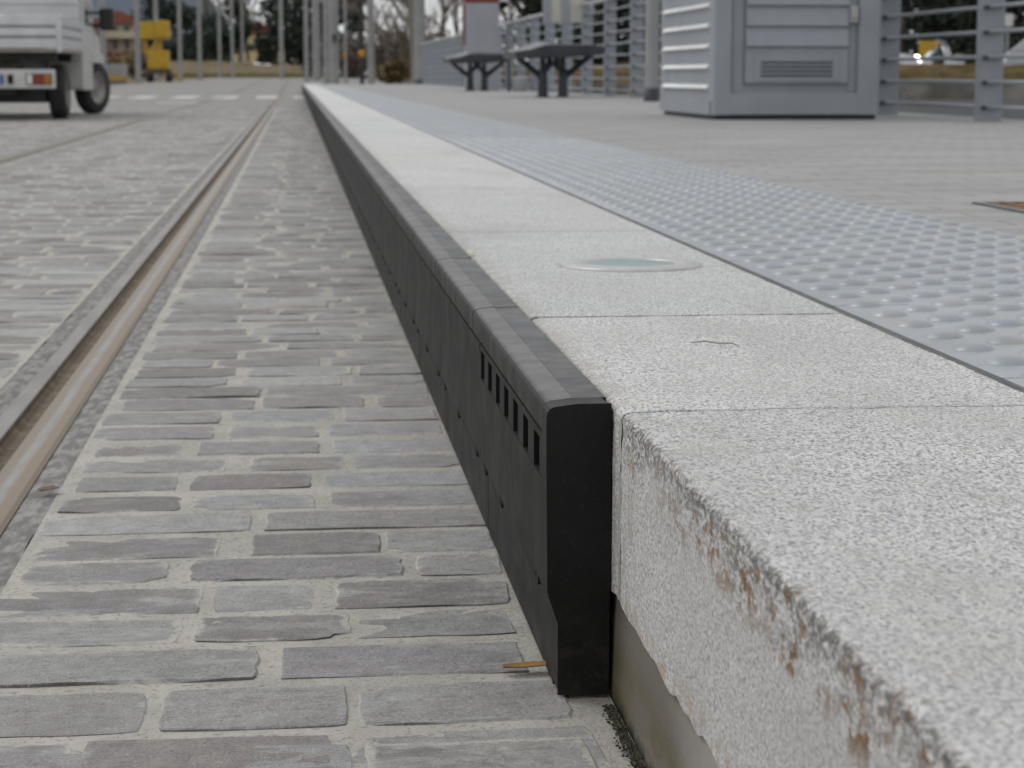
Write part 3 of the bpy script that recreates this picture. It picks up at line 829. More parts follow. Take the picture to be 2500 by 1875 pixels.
a_ = MB(); a_.box(-.86,.86,-.03,.03,.375,.60); bar = a_.build('rear_bar', TW, t, .012)
RED = M('lamp_red', (.21,.02,.014), (.17,.016,.012), 4, .3); AMB = M('lamp_amber', (.38,.14,.01), (.32,.12,.01), 4, .3)
for sx in (-1,1):
    a_ = MB(); a_.box(min(sx*.52,sx*.82),max(sx*.52,sx*.82),-.045,-.031,.42,.55); tl = a_.build('taillight', BLACK, t, .003)
    a_ = MB(); a_.box(min(sx*.60,sx*.73),max(sx*.60,sx*.73),-.056,-.046,.43,.54); a_.build('red_lens', RED, tl)
    a_ = MB(); a_.box(min(sx*.735,sx*.81),max(sx*.735,sx*.81),-.056,-.046,.43,.54); a_.build('amber_lens', AMB, tl)
    a_ = MB(); a_.box(min(sx*.535,sx*.595),max(sx*.535,sx*.595),-.056,-.046,.43,.54); a_.build('clear_lens', WHITE, tl)
a_ = MB(); a_.box(-.26,.26,-.045,-.031,.43,.54); np_ = a_.build('number_plate', WHITE, bar)
a_ = MB(); a_.box(.215,.26,-.048,-.0455,.43,.54); a_.build('blue_strip', M('plate_blue', (.02,.07,.3), (.02,.06,.25), 4, .5), t)
a_ = MB(); a_.lathe([(0,-.05),(.03,-.05),(.03,-.031)], 12, (.34,0,.485), 'y'); a_.box(.31,.37,-.05,-.03,.43,.54); a_.build('plate_lamp', BLACK, bar)
def wheel(x, y, r, w, steer=0):
    a_ = MB(); a_.lathe([(r*.62,-w/2),(r*.9,-w/2),(r*.985,-w*.36),(r,-w*.2),(r,w*.2),(r*.985,w*.36),(r*.9,w/2),(r*.62,w/2)], 28, (0,0,0), 'x')
    wo = a_.build('wheel', TYRE, t); wo.location = (x,y,r); wo.rotation_euler.z = steer
    a_ = MB(); s_ = 1 if x > 0 else -1
    a_.lathe([(0,s_*w*.2),(r*.2,s_*w*.22),(r*.3,s_*w*.12),(r*.55,s_*w*.3),(r*.62,s_*w*.48),(r*.64,s_*w*.3)], 20, (0,0,0), 'x'); a_.build('rim', M('rim_grey', (.28,.275,.265), (.22,.215,.205), 5, .45, .5), wo)
for sx in (-1,1):
    wheel(sx*.80, .92, .335, .20); wheel(sx*.88, 4.24, .36, .2, -.42)
a_ = MB()
a_.prism([(2.52,.34),(3.86,.34),(3.86,.58),(3.93,.74),(4.24,.80),(4.56,.74),(4.66,.60),(4.68,.40),(4.95,.40),(5.0,.62),(4.98,.9),(4.85,1.05),(4.25,1.13),(3.75,1.95),(3.6,2.03),(2.75,2.05),(2.55,1.98)], 'x', -.93, .93)
cab = a_.build('cab', TW, t, .05, 3, fixn=True)
a_ = MB()
for sx in (-1,1): a_.prism([(2.95,1.2),(4.05,1.2),(3.62,1.88),(2.95,1.88)], 'x', sx*.932-.004, sx*.932+.004)
a_.box(-.7,.7,2.515,2.53,1.35,1.85)
a_.build('window', GLASS, cab, fixn=True)
a_ = MB(); a_.prism([(-.80,1.17),(.80,1.17),(.70,1.88),(-.70,1.88)], 'y', 0, .01); ws = a_.build('windscreen', GLASS, cab, fixn=True)
ws.matrix_basis = Matrix.Translation((0,4.27,0)) @ Matrix.Translation((0,0,1.17)) @ Matrix.Rotation(math.atan2(.44,.72),4,'X') @ Matrix.Translation((0,0,-1.17))
for sx in (-1,1):
    a_ = MB(); a_.box(min(sx*1.02,sx*1.22),max(sx*1.02,sx*1.22),3.98,4.12,1.14,1.45); mo = a_.build('wing_mirror', BLACK, cab, .04, 3)
    a_ = MB(); a_.tube((sx*.9,4.06,1.2),(sx*1.1,4.05,1.22),.03); a_.tube((sx*.9,4.06,1.38),(sx*1.1,4.05,1.38),.02); a_.build('mirror_arm', BLACK, mo)
    a_ = MB(); a_.prism([(sx*.93,3.70),(sx*1.01,3.80),(sx*1.01,4.66),(sx*.93,4.76)] if sx>0 else [(sx*.93,4.76),(sx*1.01,4.66),(sx*1.01,3.80),(sx*.93,3.70)], 'z', .70, .82); a_.build('wheel_arch', TW, cab, .01)
    a_ = MB(); a_.box(min(sx*.5,sx*.8),max(sx*.5,sx*.8),4.985,5.0,.66,.84); a_.build('headlight', WHITE2, cab)
# bags lying in the truck bed
SACK = M('pale_sacking', (.60,.61,.65), (.5,.51,.56), 9, .8)
for k, (x, y, z, r) in enumerate(((.12,.30,1.13,(.24,.24,.12)),(.50,.36,1.09,(.26,.22,.12)))):
    a_ = MB(); a_.ell((0,0,0), r, 18, 10, .05, k)
    o = a_.build('cloth_sack', SACK); o.location = (-3.68+x, 24.95+y, z)
    tag(o, ['taller crumpled pale cloth sack behind the middle of the truck tailgate','flatter pale cloth sack behind the right end of the truck tailgate'][k], 'sack')
    a2 = MB(); a2.box(x-.2,x+.2,.2,.7,.836,z-r[2]+.02); a2.build('load_board', M('plywood', (.3,.22,.13), (.25,.18,.1), 4, .8), t)

# ------------------------------------------------------------------ yellow machine
t = thing('access_platform', 'yellow wheeled lifting machine parked beside the track', 'machine', (pxX(398,108),108,.17))
k = .0216
a_ = MB(); a_.box(-1.05,-.12,-.5,.5,2.22,3.08); a_.box(-.10,.62,-.5,.5,2.28,3.14); a_.box(-1.0,.6,-.45,.45,2.18,2.3); a_.build('cage', YEL, t, .04)
a_ = MB(); a_.box(-.72,-.52,-.12,.12,1.45,2.22); a_.box(-.12,.22,-.18,.18,1.5,2.22); a_.prism([(-.65,1.3),(-.45,1.3),(.1,2.15),(-.1,2.15)], 'y', -.25, -.19); a_.build('boom', YEL, t, .02, fixn=True)
a_ = MB(); a_.box(-.50,.56,-.7,.7,.72,1.62); a_.box(-.46,.52,-.72,-.70,.9,1.5); a_.build('body', YEL, t, .05)
a_ = MB(); a_.box(-.5,.62,-.8,.8,.42,.70); a_.build('chassis', M('chassis_brown', (.12,.08,.03), (.08,.05,.02), 4, .7), t, .03)
for x in (-.42,.55):
    for y in (-.6,.6):
        a_ = MB(); a_.lathe([(0,-.14),(.16,-.14),(.28,-.14),(.31,-.09),(.31,.09),(.28,.14),(.16,.14),(0,.14)], 18, (0,0,0), 'x'); w = a_.build('wheel', TYRE, t); w.location = (x,y,.31)
a_ = MB(); a_.path([(.6,-.2,.5),(.95,-.4,.35),(1.05,-.4,.05)], [.06,.06,.08]); a_.build('outrigger', YEL, t)

# ------------------------------------------------------------------ vegetation
def leafcloud(name, blobs, n, size, mat, parent, seed, flat=.6):
    r = random.Random(seed); a_ = MB()
    tot = sum(b[3]*b[4]*b[5] for b in blobs)
    for (cx,cy,cz,rx,ry,rz) in blobs:
        for i in range(int(n*rx*ry*rz/tot)+1):
            while True:
                p = Vector((r.uniform(-1,1),r.uniform(-1,1),r.uniform(-1,1)))
                if p.length < 1: break
            p = p.normalized()*(p.length**.45)
            c = Vector((cx+p.x*rx, cy+p.y*ry, cz+p.z*rz))
            u = Vector((r.gauss(0,1),r.gauss(0,1),r.gauss(0,flat))).normalized(); w = u.cross(Vector((r.gauss(0,1),r.gauss(0,1),r.gauss(0,1)))).normalized()
            s_ = size*r.uniform(.5,1.3)
            a_.add([c-u*s_-w*s_*.35, c+u*s_*.2-w*s_*.5, c+u*s_, c+u*s_*.1+w*s_*.5], [(0,1,2,3)])
    return a_.build(name, mat, parent)
DKLEAF = mat_leaf('dark_evergreen', (.012,.022,.018), (.04,.06,.045))
HEDGEL = mat_leaf('hedge_leaf', (.008,.014,.008), (.03,.042,.02))
PINEL = mat_leaf('pine_needle', (.015,.028,.026), (.045,.065,.06))
BRUSH = mat_leaf('brown_brush', (.10,.075,.06), (.16,.125,.10))
OCHRE = mat_leaf('ochre_bush', (.12,.085,.03), (.20,.145,.06))
def evergreen(loc, w, h, tb, seed, label, n=2600, mat=DKLEAF, size=.24, group='dark evergreen trees in the distance', cat='tree', name='evergreen_tree'):
    t = thing(name, label, cat, loc, 0, group); r = random.Random(seed)
    bl = []
    for i in range(13):
        a = r.uniform(0,2*PI); q = r.random(); zz = tb + (h-tb)*(.08+.84*r.random()); wd = w*(.35+.65*math.sin(PI*min(.97,max(.12,(zz-tb)/(h-tb)))))
        bl.append((math.cos(a)*wd*q*.75, math.sin(a)*wd*q*.75, zz, w*r.uniform(.28,.5), w*r.uniform(.28,.5), (h-tb)*r.uniform(.10,.19)))
    leafcloud('crown', bl, n, size, mat, t, seed)
    a_ = MB(); a_.path([(0,0,0),(.05*w,0,h*.35),(0,.05*w,h*.75)], [max(.08,w*.08),max(.06,w*.06),.03])
    for i in range(6):
        a = r.uniform(0,2*PI); z0 = r.uniform(tb*.8,h*.6); a_.path([(0,0,z0),(math.cos(a)*w*.5,math.sin(a)*w*.5,z0+h*.13)], [.05,.02], 6)
    a_.build('trunk', WOODT, t)
    return t
def baretree(loc, h, seed, label, spread=.5, tr=.16, levels=4, group='bare winter trees', mat=TWIG):
    t = thing('bare_tree', label, 'tree', loc, 0, group); r = random.Random(seed)
    tk = MB(); cr = MB()
    def grow(p, d, L, rad, lv):
        q = p + d*L
        (tk if lv >= levels-1 else cr).tube(p, q, rad, rad*.7, 6 if lv >= levels-1 else 4, False)
        if lv == 0: return
        for i in range(r.randint(3,4) if lv > 1 else 4):
            e = (d + Vector((r.gauss(0,spread),r.gauss(0,spread),r.gauss(.12,spread*.7)))).normalized()
            grow(p + d*L*r.uniform(.45,1), e, L*r.uniform(.55,.8), max(.012,rad*.5), lv-1)
    grow(Vector((0,0,0)), Vector((r.uniform(-.06,.06),r.uniform(-.06,.06),1)).normalized(), h*.36, tr, levels)
    tk.build('trunk', WOODT, t); cr.build('crown', mat, t)
    return t
# field bank beyond the track
m = MB()
def bank(i, j):
    x = -24+28*i/40; y = 158+26*j/16; zz = .42 + 1.75*(j/16)**.8 * (.75+.25*noise.noise((x*.2,y*.1,0))) + .18*noise.noise((x*.8,y*.5,1))
    if x > -1: zz -= (x+1)*.22*(j/16)
    return (x, y, zz-.1 if j else .3)
m.grid(bank, 41, 17)
struct(m.build('grass_bank', mat_grass('bank_grass', (.145,.105,.07), (.19,.145,.10), (.095,.11,.03), .35)))
m = MB(); rr = random.Random(5)
for i in range(1400):
    x = rr.uniform(-9,4.8); y = rr.uniform(150,160); z = .36; h_ = rr.uniform(.1,.45)
    m.add([(x-.05,y,z),(x+.05,y,z),(x+rr.uniform(-.15,.15),y,z+h_)], [(0,1,2)])
struct(m.build('grass', mat_leaf('verge_grass', (.11,.13,.03), (.19,.16,.06))), 'stuff')

def pl(px, y, z): return (pxX(px,y), y, z)
evergreen(pl(432,188,1.9), 2.6, 5.3, .1, 11, 'dark evergreen tree behind the yellow machine')
evergreen(pl(545,192,2.0), 3.0, 5.2, .1, 12, 'broad dark evergreen behind the bank, left of the yellow house')
evergreen(pl(675,188,1.6), 2.9, 6.9, .4, 13, 'largest dark oak rising above the end of the track', 3600)
evergreen(pl(735,192,1.3), 1.5, 6.8, .2, 14, 'dark evergreen behind the first masts right of the track')
evergreen(pl(650,186,1.5), 1.6, 2.6, .1, 15, 'low dark bush in front of the yellow house wall', 1000)
evergreen(pl(800,178,.4), 2.6, 7.4, .2, 19, 'dark evergreen filling the gaps behind the cluster of masts', 3600)
evergreen(pl(858,150,.4), 1.3, 5.2, .3, 16, 'dark evergreen left of the black pole', 900)
evergreen(pl(490,200,1.9), 2.2, 4.6, .1, 17, 'low dark evergreen between two masts left of the bank', 1500)
evergreen(pl(385,210,1.0), 2.2, 8.4, 2.2, 18, 'tall dark evergreen behind the red roofed house', 1600)
# umbrella pines
def pine(loc, w, h, seed, label):
    t = thing('umbrella_pine', label, 'tree', loc, 0, 'umbrella pines'); r = random.Random(seed)
    bl = [(r.uniform(-.8,.8)*w, r.uniform(-.8,.8)*w, h+r.uniform(-.6,.6), w*r.uniform(.3,.5), w*r.uniform(.3,.5), r.uniform(.5,.9)) for i in range(12)]
    leafcloud('crown', bl, 2400, .28, PINEL, t, seed)
    a_ = MB(); a_.path([(0,0,0),(.15,0,h*.5),(-.1,0,h*.9)], [.25,.2,.14])
    for i in range(6):
        a = r.uniform(0,6.28); a_.path([(0,0,h*.72),(math.cos(a)*w*.5,math.sin(a)*w*.5,h*.95)], [.09,.04], 6)
    a_.build('trunk', WOODT, t)
pine(pl(870,165,.4), 2.8, 6.9, 21, 'umbrella pine spreading above the black pole')
pine(pl(720,205,1.2), 3.6, 9.6, 22, 'umbrella pine above the masts at the end of the track')
pine(pl(510,205,1.6), 5.2, 9.4, 23, 'umbrella pine above the masts left of the bank')
# bare trees
baretree(pl(610,200,1.9), 10.5, 31, 'bare tree beside the yellow house beyond the bank')
baretree(pl(560,196,1.9), 10, 32, 'bare tree left of the yellow house behind thin masts')
evergreen(pl(590,222,1.9), 2.6, 8.8, 2.6, 25, 'tall dark evergreen rising above the bare trees left of the yellow house', 1700)
baretree(pl(940,120,.3), 7.5, 33, 'bare tree just right of the black pole')
baretree(pl(975,125,.3), 8, 34, 'bare tree just left of the thick mast')
baretree(pl(1070,120,.3), 7.5, 35, 'bare tree between the thick mast and the totem')
baretree(pl(1112,112,.3), 8, 36, 'bare tree half hidden by the totem')
baretree(pl(1240,95,.3), 6, 37, 'bare tree rising right of the totem')
baretree(pl(905,140,.3), 8, 38, 'bare tree behind the pale wide mast')
t = thing('plane_tree', 'tan trunk of a leafless tree standing against the thick mast', 'tree', (pxX(1010,75),75,.1))
a_ = MB(); a_.path([(0,0,0),(-.03,0,1.4),(-.1,0,2.6),(-.12,0,4.2)], [.2,.17,.2,.24], 10); a_.path([(-.12,0,2.2),(-.5,0,2.5),(-.9,.1,3.2)], [.13,.09,.05]); a_.build('trunk', M('plane_bark', (.24,.215,.175), (.17,.155,.135), 4, .9), t)
a_ = MB(); rr = random.Random(9)
for i in range(40):
    z0 = rr.uniform(3,4.2); p = Vector((-.12,0,z0)); d = Vector((rr.gauss(0,1),rr.gauss(0,1),rr.uniform(.2,1.2))).normalized(); a_.path([p,p+d*1.2,p+d*2.2+Vector((0,0,.4))], [.05,.03,.012], 5)
a_.build('crown', TWIG, t)
# brush and hedges beyond the platform end
def bush(loc, w, h, seed, label, mat, n=900, group='brush beyond the platform', size=.16, dp=None):
    t = thing('brush_bush', label, 'bush', loc, 0, group); r = random.Random(seed)
    bl = [(r.uniform(-.8,.8)*w, r.uniform(-.5,.5)*(dp or w), h*r.uniform(.25,.8), w*r.uniform(.25,.45), (dp or w)*r.uniform(.25,.45), h*r.uniform(.2,.35)) for i in range(10)]
    leafcloud('foliage', bl, n, size, mat, t, seed)
    a_ = MB()
    for i in range(7):
        a = r.uniform(0,6.28); a_.path([(0,0,0),(math.cos(a)*w*.5,math.sin(a)*w*.3,h*.75)], [.03,.012], 5)
    a_.build('stem', TWIG, t)
for i, (px, y, w, h, mt, lb) in enumerate(((920,135,1.5,3.0,BRUSH,'reddish brown bare bush right of the black pole'),(955,138,1.5,3.2,BRUSH,'brown bare bush left of the thick mast'),(990,132,1.3,3.1,BRUSH,'brown bare bush tucked behind the thick mast'),
    (1060,125,1.6,2.9,BRUSH,'brown bare bush behind the fence end'),(1110,118,1.5,2.8,BRUSH,'brown bare bush behind the totem'),(972,96,.75,1.15,OCHRE,'low ochre bush at the end of the platform'),(945,105,.6,.9,OCHRE,'small ochre bush beside the black pole'),
    (780,150,1.2,2.4,BRUSH,'brown bush behind the cluster of masts'),(850,145,1.3,2.2,BRUSH,'brown bush behind the slim mast'),(380,150,1.2,2.2,BRUSH,'brown bush behind the yellow machine'),(300,125,1.4,1.9,OCHRE,'ochre bush above the grey roadside wall'),(345,130,1.2,1.8,BRUSH,'brown bush behind the grey roadside wall'))):
    bush(pl(px,y,gz(y)-.05), w, h, 50+i, lb, mt)
bl = []
rr = random.Random(77)
for px in range(370, 780, 12):
    if 598 < px < 660: continue
    x_, y_, z_ = pl(px, 262, 2.0); bl.append((x_, y_, 3.2+rr.uniform(-.4,.9), 1.2, 1.5, rr.uniform(1.6,2.4)))
struct(leafcloud('far_treeline', bl, 5200, .42, DKLEAF, None, 78), 'stuff')
bl = []
for px in range(838, 1150, 14):
    x_, y_, z_ = pl(px, 146, .3); bl.append((x_, y_, 1.7+rr.uniform(-.3,.5), .9, 1.2, rr.uniform(1.0,1.6)))
struct(leafcloud('bare_thicket', bl, 6500, .16, mat_leaf('thicket_twig', (.10,.085,.075), (.17,.15,.135)), None, 80), 'stuff')
bl = []
for px in range(1230, 2700, 26):
    x_ = pxX(px, 88)*1.02; bl.append((x_, 88+rr.uniform(-1,1), 2.6+rr.uniform(-.3,.5), .9, .9, rr.uniform(2.2,3.0)))
struct(leafcloud('dark_treeline', bl, 9000, .24, HEDGEL, None, 79), 'stuff')
# dark trees beyond the fence on the right
lbs = ['dark evergreen behind the notice board','dark evergreen between the notice board and the fence posts','dark evergreen behind the fence left of the round pole','dark evergreen behind the round grey pole','dark evergreen mostly hidden behind the cabinet','dark evergreen behind the cabinet door','dark evergreen above the white car with its headlight lit','dark evergreen above the yellow panel','darkest evergreen above the scooter','dark evergreen left of the white sign','dark evergreen above the silver car','dark evergreen at the right edge behind the silver car']
for i, px in enumerate((1300,1385,1470,1570,None,None,2170,2245,2310,2385,2465,2560)):
    if px is None: continue
    y = (78,74,72,70,72,74,69,72,68,73,69,72)[i]
    evergreen((pxX(px,y)*1.02,y,.3), 1.5, 5.2, .15, 80+i, lbs[i], 2300, HEDGEL, .17, 'dark evergreens beyond the fence')

# ------------------------------------------------------------------ right side street
m = MB(); m.box(4.52, 40, 3, 45, -.05, -.002); struct(m.build('asphalt_road', M('asphalt', (.060,.063,.067), (.085,.087,.09), 3, .95, 0, .3, 60, spec=.05)))
m = MB(); m.box(4.9, 30, 45, 45.35, -.05, .365); m.box(14.2,14.9,44.98,45.0,-.05,.34)
tag(m.build('low_wall', M('wall_concrete', (.30,.285,.255), (.12,.112,.095), .9, .9, 0, .3, 30), bevel=.01), 'low weathered concrete wall along the road beyond the fence', 'wall')
m = MB()
def mound(i, j):
    x = 4.6+27*i/70; u = j/12; y = 45.3+7.5*u
    z = .30 + .50*math.sin(PI*min(1,u*1.05))**.7 + .09*noise.noise((x*.9,y*.8,0))*math.sin(PI*u) + .04*noise.noise((x*3,y*3,2))
    return (x,y,z)
m.grid(mound, 71, 13)
t = NT('mown_bank'); c = t.mix(t.rng(t.noise(1.1,5,.65,t.map((1,1,2))), .35,.65), (.075,.050,.018), (.125,.092,.042)); c = t.mix(t.mul(t.rng(t.noise(2.2,5,.68), .48,.6), .85), c, (.035,.028,.014))
struct(m.build('earth_bank', t.done(c, .95, 0, t.bump(t.noise(9,5,.7), .8, .06), .05)))
m = MB(); m.box(4.6, 45, 52.7, 90, .1, .28); struct(m.build('street', M('street_grey', (.10,.10,.10), (.13,.13,.13), 1, .9)))

def car(loc, rz, col, label, lit=False):
    t = thing('parked_car', label, 'car', loc, rz, None)
    a_ = MB(); half = [(-2.0,.30),(-1.62,.30),(-1.55,.52),(-1.2,.62),(-.9,.5),(-.85,.27),(.95,.27),(1.0,.5),(1.3,.62),(1.6,.5),(1.68,.30),(2.02,.32),(2.08,.55),(2.0,.74),(1.2,.92),(.55,1.38),(.2,1.46),(-1.0,1.45),(-1.7,1.08),(-2.05,.95),(-2.1,.6)]
    a_.prism(half, 'y', -.78, .78); body = a_.build('body', col, t, .07, 3, fixn=True)
    a_ = MB()
    for s_ in (-1,1): a_.prism([(-1.45,.98),(1.0,.95),(.5,1.33),(.2,1.39),(-.95,1.38)], 'y', s_*.783-.004, s_*.783+.004)
    a_.build('window', GLASS, body, fixn=True)
    a_ = MB(); a_.add([(1.17,-.66,.955),(1.17,.66,.955),(.585,.58,1.37),(.585,-.58,1.37)], [(0,1,2,3)]); a_.add([(1.18,-.66,.965),(1.18,.66,.965),(.595,.58,1.38),(.595,-.58,1.38)], [(0,1,2,3)]); a_.build('windscreen', GLASS, body)
    LT = emis('headlamp_lit', (1,.97,.9), 14) if lit else WHITE2
    for s_ in (-1,1):
        a_ = MB(); a_.ell((2.0,s_*.56,.68), (.12,.15,.09), 12, 8); a_.build('headlight', LT, t)
        a_ = MB(); a_.ell((.75,s_*.88,.98), (.09,.09,.07), 10, 6); a_.build('wing_mirror', col, t)
        for x in (-1.25,1.32):
            a_ = MB(); a_.lathe([(.18,-.09),(.28,-.09),(.3,-.05),(.3,.05),(.28,.09),(.18,.09)], 18, (0,0,0), 'y'); w = a_.build('wheel', TYRE, t); w.location = (x,s_*.7,.3)
            a_ = MB(); a_.lathe([(0,s_*.07),(.1,s_*.08),(.19,s_*.085)], 14, (0,0,0), 'y'); a_.build('rim', ALU, w)
    return t
c1 = car((15.2,56.6,.30), -.25, WHITE2, 'white car with its headlight lit, half hidden by the cabinet side post', True)
SILV = M('silver_paint', (.42,.44,.47), (.38,.40,.43), 3, .3, .4)
car((21.55,57,.22), PI+.15, SILV, 'silver car at the right edge behind the fence post')
t = thing('orange_cone', 'orange cone shaped marker standing above the white car', 'traffic cone', (16.75,58.5,.28))
a_ = MB(); a_.lathe([(.19,.04),(.17,.06),(.05,1.15),(.03,1.2),(0,1.2)], 14); a_.build('cone', M('cone_orange', (.55,.13,.02), (.5,.12,.02), 3, .6), t)
a_ = MB(); a_.box(-.22,.22,-.22,.22,0,.04); a_.build('base', BLACK, t)
t = thing('warning_sign', 'yellow panel on two legs behind the fence', 'sign', (18.75,60,.28))
a_ = MB(); a_.box(-.32,.30,-.02,.02,.70,1.26); a_.build('panel', YEL, t, .015)
a_ = MB(); a_.box(-.22,-.17,-.018,.018,0,.70); a_.box(.15,.20,-.018,.018,0,.70); a_.build('leg', DARKMET, t)
# scooter with tall windshield
t = thing('motor_scooter', 'white motor scooter with tall windscreen parked beyond the fence', 'scooter', (17.55,55.2,.27))
a_ = MB(); a_.prism([(-.60,.42),(-.35,.40),(-.22,.62),(-.18,.92),(-.27,.9),(-.42,.72),(-.6,.58)], 'y', -.14, .14); a_.build('front_fairing', WHITE2, t, .04, 3, fixn=True)
a_ = MB(); a_.prism([(-.28,.24),(.35,.24),(.62,.42),(.66,.62),(.2,.66),(.1,.38),(-.22,.38)], 'y', -.15, .15); a_.build('body', WHITE2, t, .04, 3, fixn=True)
a_ = MB(); a_.prism([(-.30,.66),(-.08,.60),(.06,.64),(.1,.8),(-.02,1.02),(-.08,1.05),(-.16,.9),(-.3,.8)], 'y', -.16, .16); a_.build('leg_apron', DARKMET, t, .05, 3, fixn=True)
a_ = MB(); a_.grid(lambda i,j: (-.02+.30*math.sin(j/8*1.5)-.06*(i/8-.5)**2*4, (i/8-.5)*.5, 1.20-.5*(1-math.cos(j/8*1.5))), 9, 9); ws_ = a_.build('windscreen', M('screen_grey', (.34,.35,.40), (.30,.31,.36), 3, .2), t)
ws_.modifiers.new('thick', 'SOLIDIFY').thickness = .012
a_ = MB(); a_.ell((.52,0,.74), (.2,.14,.11), 12, 8); a_.build('seat', M('seat_brown', (.14,.11,.10), (.1,.08,.07), 4, .6), t)
a_ = MB(); a_.tube((-.06,-.33,.94),(-.06,.33,.94),.016); a_.build('handlebar', BLACK, t)
for x in (-.58,.48):
    a_ = MB(); a_.lathe([(.1,-.05),(.2,-.05),(.225,0),(.2,.05),(.1,.05)], 18, (0,0,0), 'y'); w = a_.build('wheel', TYRE, t); w.location = (x,0,.225)
    a_ = MB(); a_.lathe([(0,-.03),(.1,-.045),(.1,.045),(0,.03)], 12, (0,0,0), 'y'); a_.build('rim', ALU, w)
a_ = MB(); a_.box(.66,.68,-.08,.08,.5,.58); a_.build('taillight', RED, t)
t = thing('road_sign', 'blank white square sign on a thin post above the silver car', 'sign', (21.85,62,.28))
a_ = MB(); a_.box(-.15,.15,-.012,.012,1.74,2.12); a_.build('plate', WHITE, t, .01)
a_ = MB(); a_.tube((0,.03,0),(0,.03,2.1),.03); a_.build('post', ALU, t)

# ------------------------------------------------------------------ far left: wall, houses, hill
m = MB(); m.box(-13.5,-7.55,95.0,95.3,.1,1.05)
w_ = tag(m.build('roadside_wall', M('wall_grey', (.30,.30,.295), (.25,.25,.245), 1, .9), bevel=.01), 'grey roadside wall with a yellow strip at its foot behind the masts', 'wall')
m = MB(); m.box(-13.2,-7.6,94.9,94.995,.28,.5); m.build('yellow_strip', M('strip_yellow', (.42,.27,.05), (.36,.23,.05), 2, .8), w_)
t = thing('low_house', 'cream house with red tiled roof left of the yellow machine', 'house', (pxX(318,235),235,.3))
HW = M('render_cream', (.42,.36,.29), (.36,.31,.25), .5, .9); RT = M('roof_tile', (.24,.085,.06), (.19,.07,.05), 2, .9); WD = M('house_pane', (.07,.085,.10), (.05,.06,.07), 2, .3); LW = M('pale_render', (.50,.47,.36), (.44,.41,.32), .5, .9)
def hpart(n, mt, *bs, par=None):
    mm = MB()
    for b in bs: mm.box(*b)
    return mm.build(n, mt, par or t)
wl = hpart('wall', HW, (-3.2,2.2,0,8,0,6.0))
mm = MB(); mm.prism([(-3.7,6.0),(2.7,6.0),(2.3,6.35),(-.5,7.4),(-3.3,6.35)], 'y', -.5, 8.5); mm.build('roof', RT, t, fixn=True)
for z in (1.0,3.2,4.6):
    for x in (-2.6,-1.2,.1,1.3): hpart('window', WD, (x,x+.6,-.03,.0,z,z+1.1), par=wl)
hpart('balcony', LW, (-1.9,2.1,-.9,-.03,4.3,4.42), (-1.9,2.1,-.9,-.85,4.42,5.1))
hpart('porch_roof', RT, (-3.6,1.5,-1.8,-.03,2.5,2.75))
hpart('awning', M('awning_orange', (.62,.26,.14), (.55,.22,.12), 2, .8), (-1.6,.1,-2.6,-1.81,1.95,2.25), (.5,1.6,-2.6,-1.81,1.9,2.2))
t = thing('yellow_house', 'pale yellow house with red roof seen between dark trees', 'house', (pxX(633,240),240,2.0))
hpart('wall', M('render_yellow', (.56,.46,.26), (.5,.41,.23), .5, .9), (-3,3,0,7,0,3.3))
mm = MB(); mm.prism([(-3.4,3.3),(3.4,3.3),(0,4.6)], 'y', -.4, 7.4); mm.build('roof', RT, t, fixn=True)
hpart('window', WD, (-1.9,-1.1,-.03,0,1.2,2.4)); hpart('window', WD, (.9,1.7,-.03,0,1.2,2.4))
t = thing('apartment_house', 'grey pink apartment house with red roofs behind the truck mirror', 'house', (pxX(245,230),230,.3))
wl = hpart('wall', M('render_pink', (.36,.29,.27), (.31,.25,.235), .5, .9), (-3,1.2,0,8,0,3.6), (-3,.2,1,8,3.6,5.2))
hpart('roof', RT, (-3.2,1.5,-.4,.99,3.6,3.9), (-3.2,.4,.6,8.3,5.2,5.5))
for x in (-2,-.6,.4): hpart('window', WD, (x,x+.5,-.03,0,1.3,2.5), par=wl)
m = MB()
def hill(i, j):
    x = -620+590*i/40; y = 900+500*j/8
    return (x, y, 2 + 215*math.sin(PI*i/40)**.7*math.sin(PI*min(1,(j+.2)/8*.6)) + 6*noise.noise((x*.02,y*.02,0)))
m.grid(hill, 41, 9)
struct(m.build('hill', M('hazed_forest_hill', (.075,.10,.13), (.095,.12,.15), .02, .95)))  # blue distance haze is mixed into the forest colour

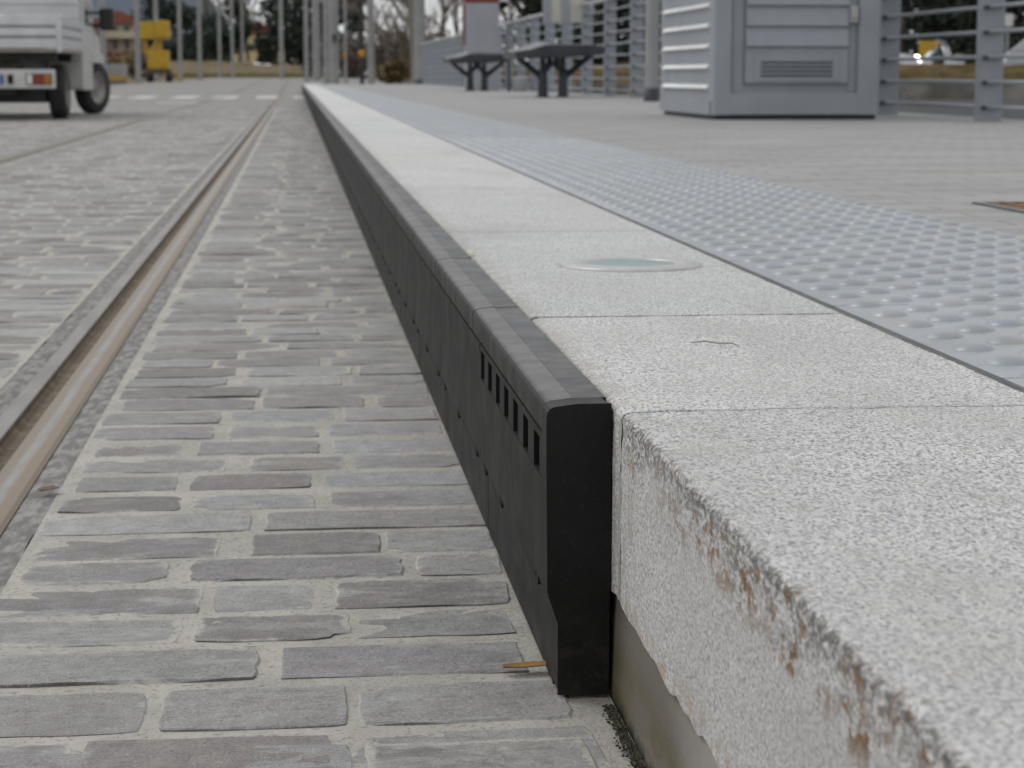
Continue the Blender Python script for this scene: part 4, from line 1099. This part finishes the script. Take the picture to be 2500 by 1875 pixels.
# ------------------------------------------------------------------ light and camera
SE, SR = math.radians(52), math.radians(-50)
w = bpy.data.worlds.new('World'); bpy.context.scene.world = w; w.use_nodes = True
nt = w.node_tree; bg = nt.nodes['Background']
sk = nt.nodes.new('ShaderNodeTexSky'); sk.sky_type = 'NISHITA'; sk.sun_disc = False; sk.sun_elevation = SE; sk.sun_rotation = SR
sk.air_density = 1.2; sk.dust_density = 5; sk.ozone_density = 1.5
hs = nt.nodes.new('ShaderNodeHueSaturation'); hs.inputs['Saturation'].default_value = .25
nt.links.new(sk.outputs[0], hs.inputs['Color']); 
tcw = nt.nodes.new('ShaderNodeTexCoord'); nz = nt.nodes.new('ShaderNodeTexNoise'); nz.inputs['Scale'].default_value = 2.2; nz.inputs['Detail'].default_value = 6
nt.links.new(tcw.outputs['Generated'], nz.inputs['Vector'])
cr = nt.nodes.new('ShaderNodeValToRGB'); cr.color_ramp.elements[0].position = .3; cr.color_ramp.elements[1].position = .7
cr.color_ramp.elements[0].color = (8.9,9.05,9.25,1); cr.color_ramp.elements[1].color = (11.1,11.2,11.35,1)
nt.links.new(nz.outputs[0], cr.inputs[0])
mx = nt.nodes.new('ShaderNodeMix'); mx.data_type = 'RGBA'; mx.inputs[0].default_value = .8      # cloud cover over the blue sky
nt.links.new(hs.outputs[0], mx.inputs[6]); nt.links.new(cr.outputs[0], mx.inputs[7])
sp = nt.nodes.new('ShaderNodeSeparateXYZ'); nt.links.new(tcw.outputs['Generated'], sp.inputs[0])
mr = nt.nodes.new('ShaderNodeMapRange'); mr.inputs[1].default_value = 0; mr.inputs[2].default_value = 1; mr.inputs[3].default_value = .92; mr.inputs[4].default_value = 1.08
nt.links.new(sp.outputs[2], mr.inputs[0])
vm = nt.nodes.new('ShaderNodeVectorMath'); vm.operation = 'SCALE'; nt.links.new(mx.outputs[2], vm.inputs[0]); nt.links.new(mr.outputs[0], vm.inputs['Scale'])
nt.links.new(vm.outputs[0], bg.inputs[0]); bg.inputs[1].default_value = .12
sd = bpy.data.lights.new('sun', 'SUN'); sd.energy = .9; sd.angle = math.radians(24); sd.color = (1,.985,.965)
so = bpy.data.objects.new('sun', sd); C.objects.link(so)
d = Vector((math.sin(SR)*math.cos(SE), math.cos(SR)*math.cos(SE), math.sin(SE)))
so.rotation_euler = d.to_track_quat('Z','Y').to_euler()

cam = bpy.data.cameras.new('camera'); co = bpy.data.objects.new('camera', cam); C.objects.link(co)
th = math.atan(753.5/5000); psi = math.atan(530/math.hypot(5000,753.5))
co.location = (0,0,.53); co.rotation_euler = (PI/2-th, 0, -psi)
cam.lens = 72; cam.sensor_width = 36; cam.clip_end = 5000; cam.clip_start = .05
cam.dof.use_dof = True; cam.dof.focus_distance = 1.75; cam.dof.aperture_fstop = 16.5
sc = bpy.context.scene; sc.camera = co
sc.view_settings.view_transform = 'Standard'; sc.view_settings.look = 'None'; sc.view_settings.gamma = 1; sc.view_settings.exposure = -.32
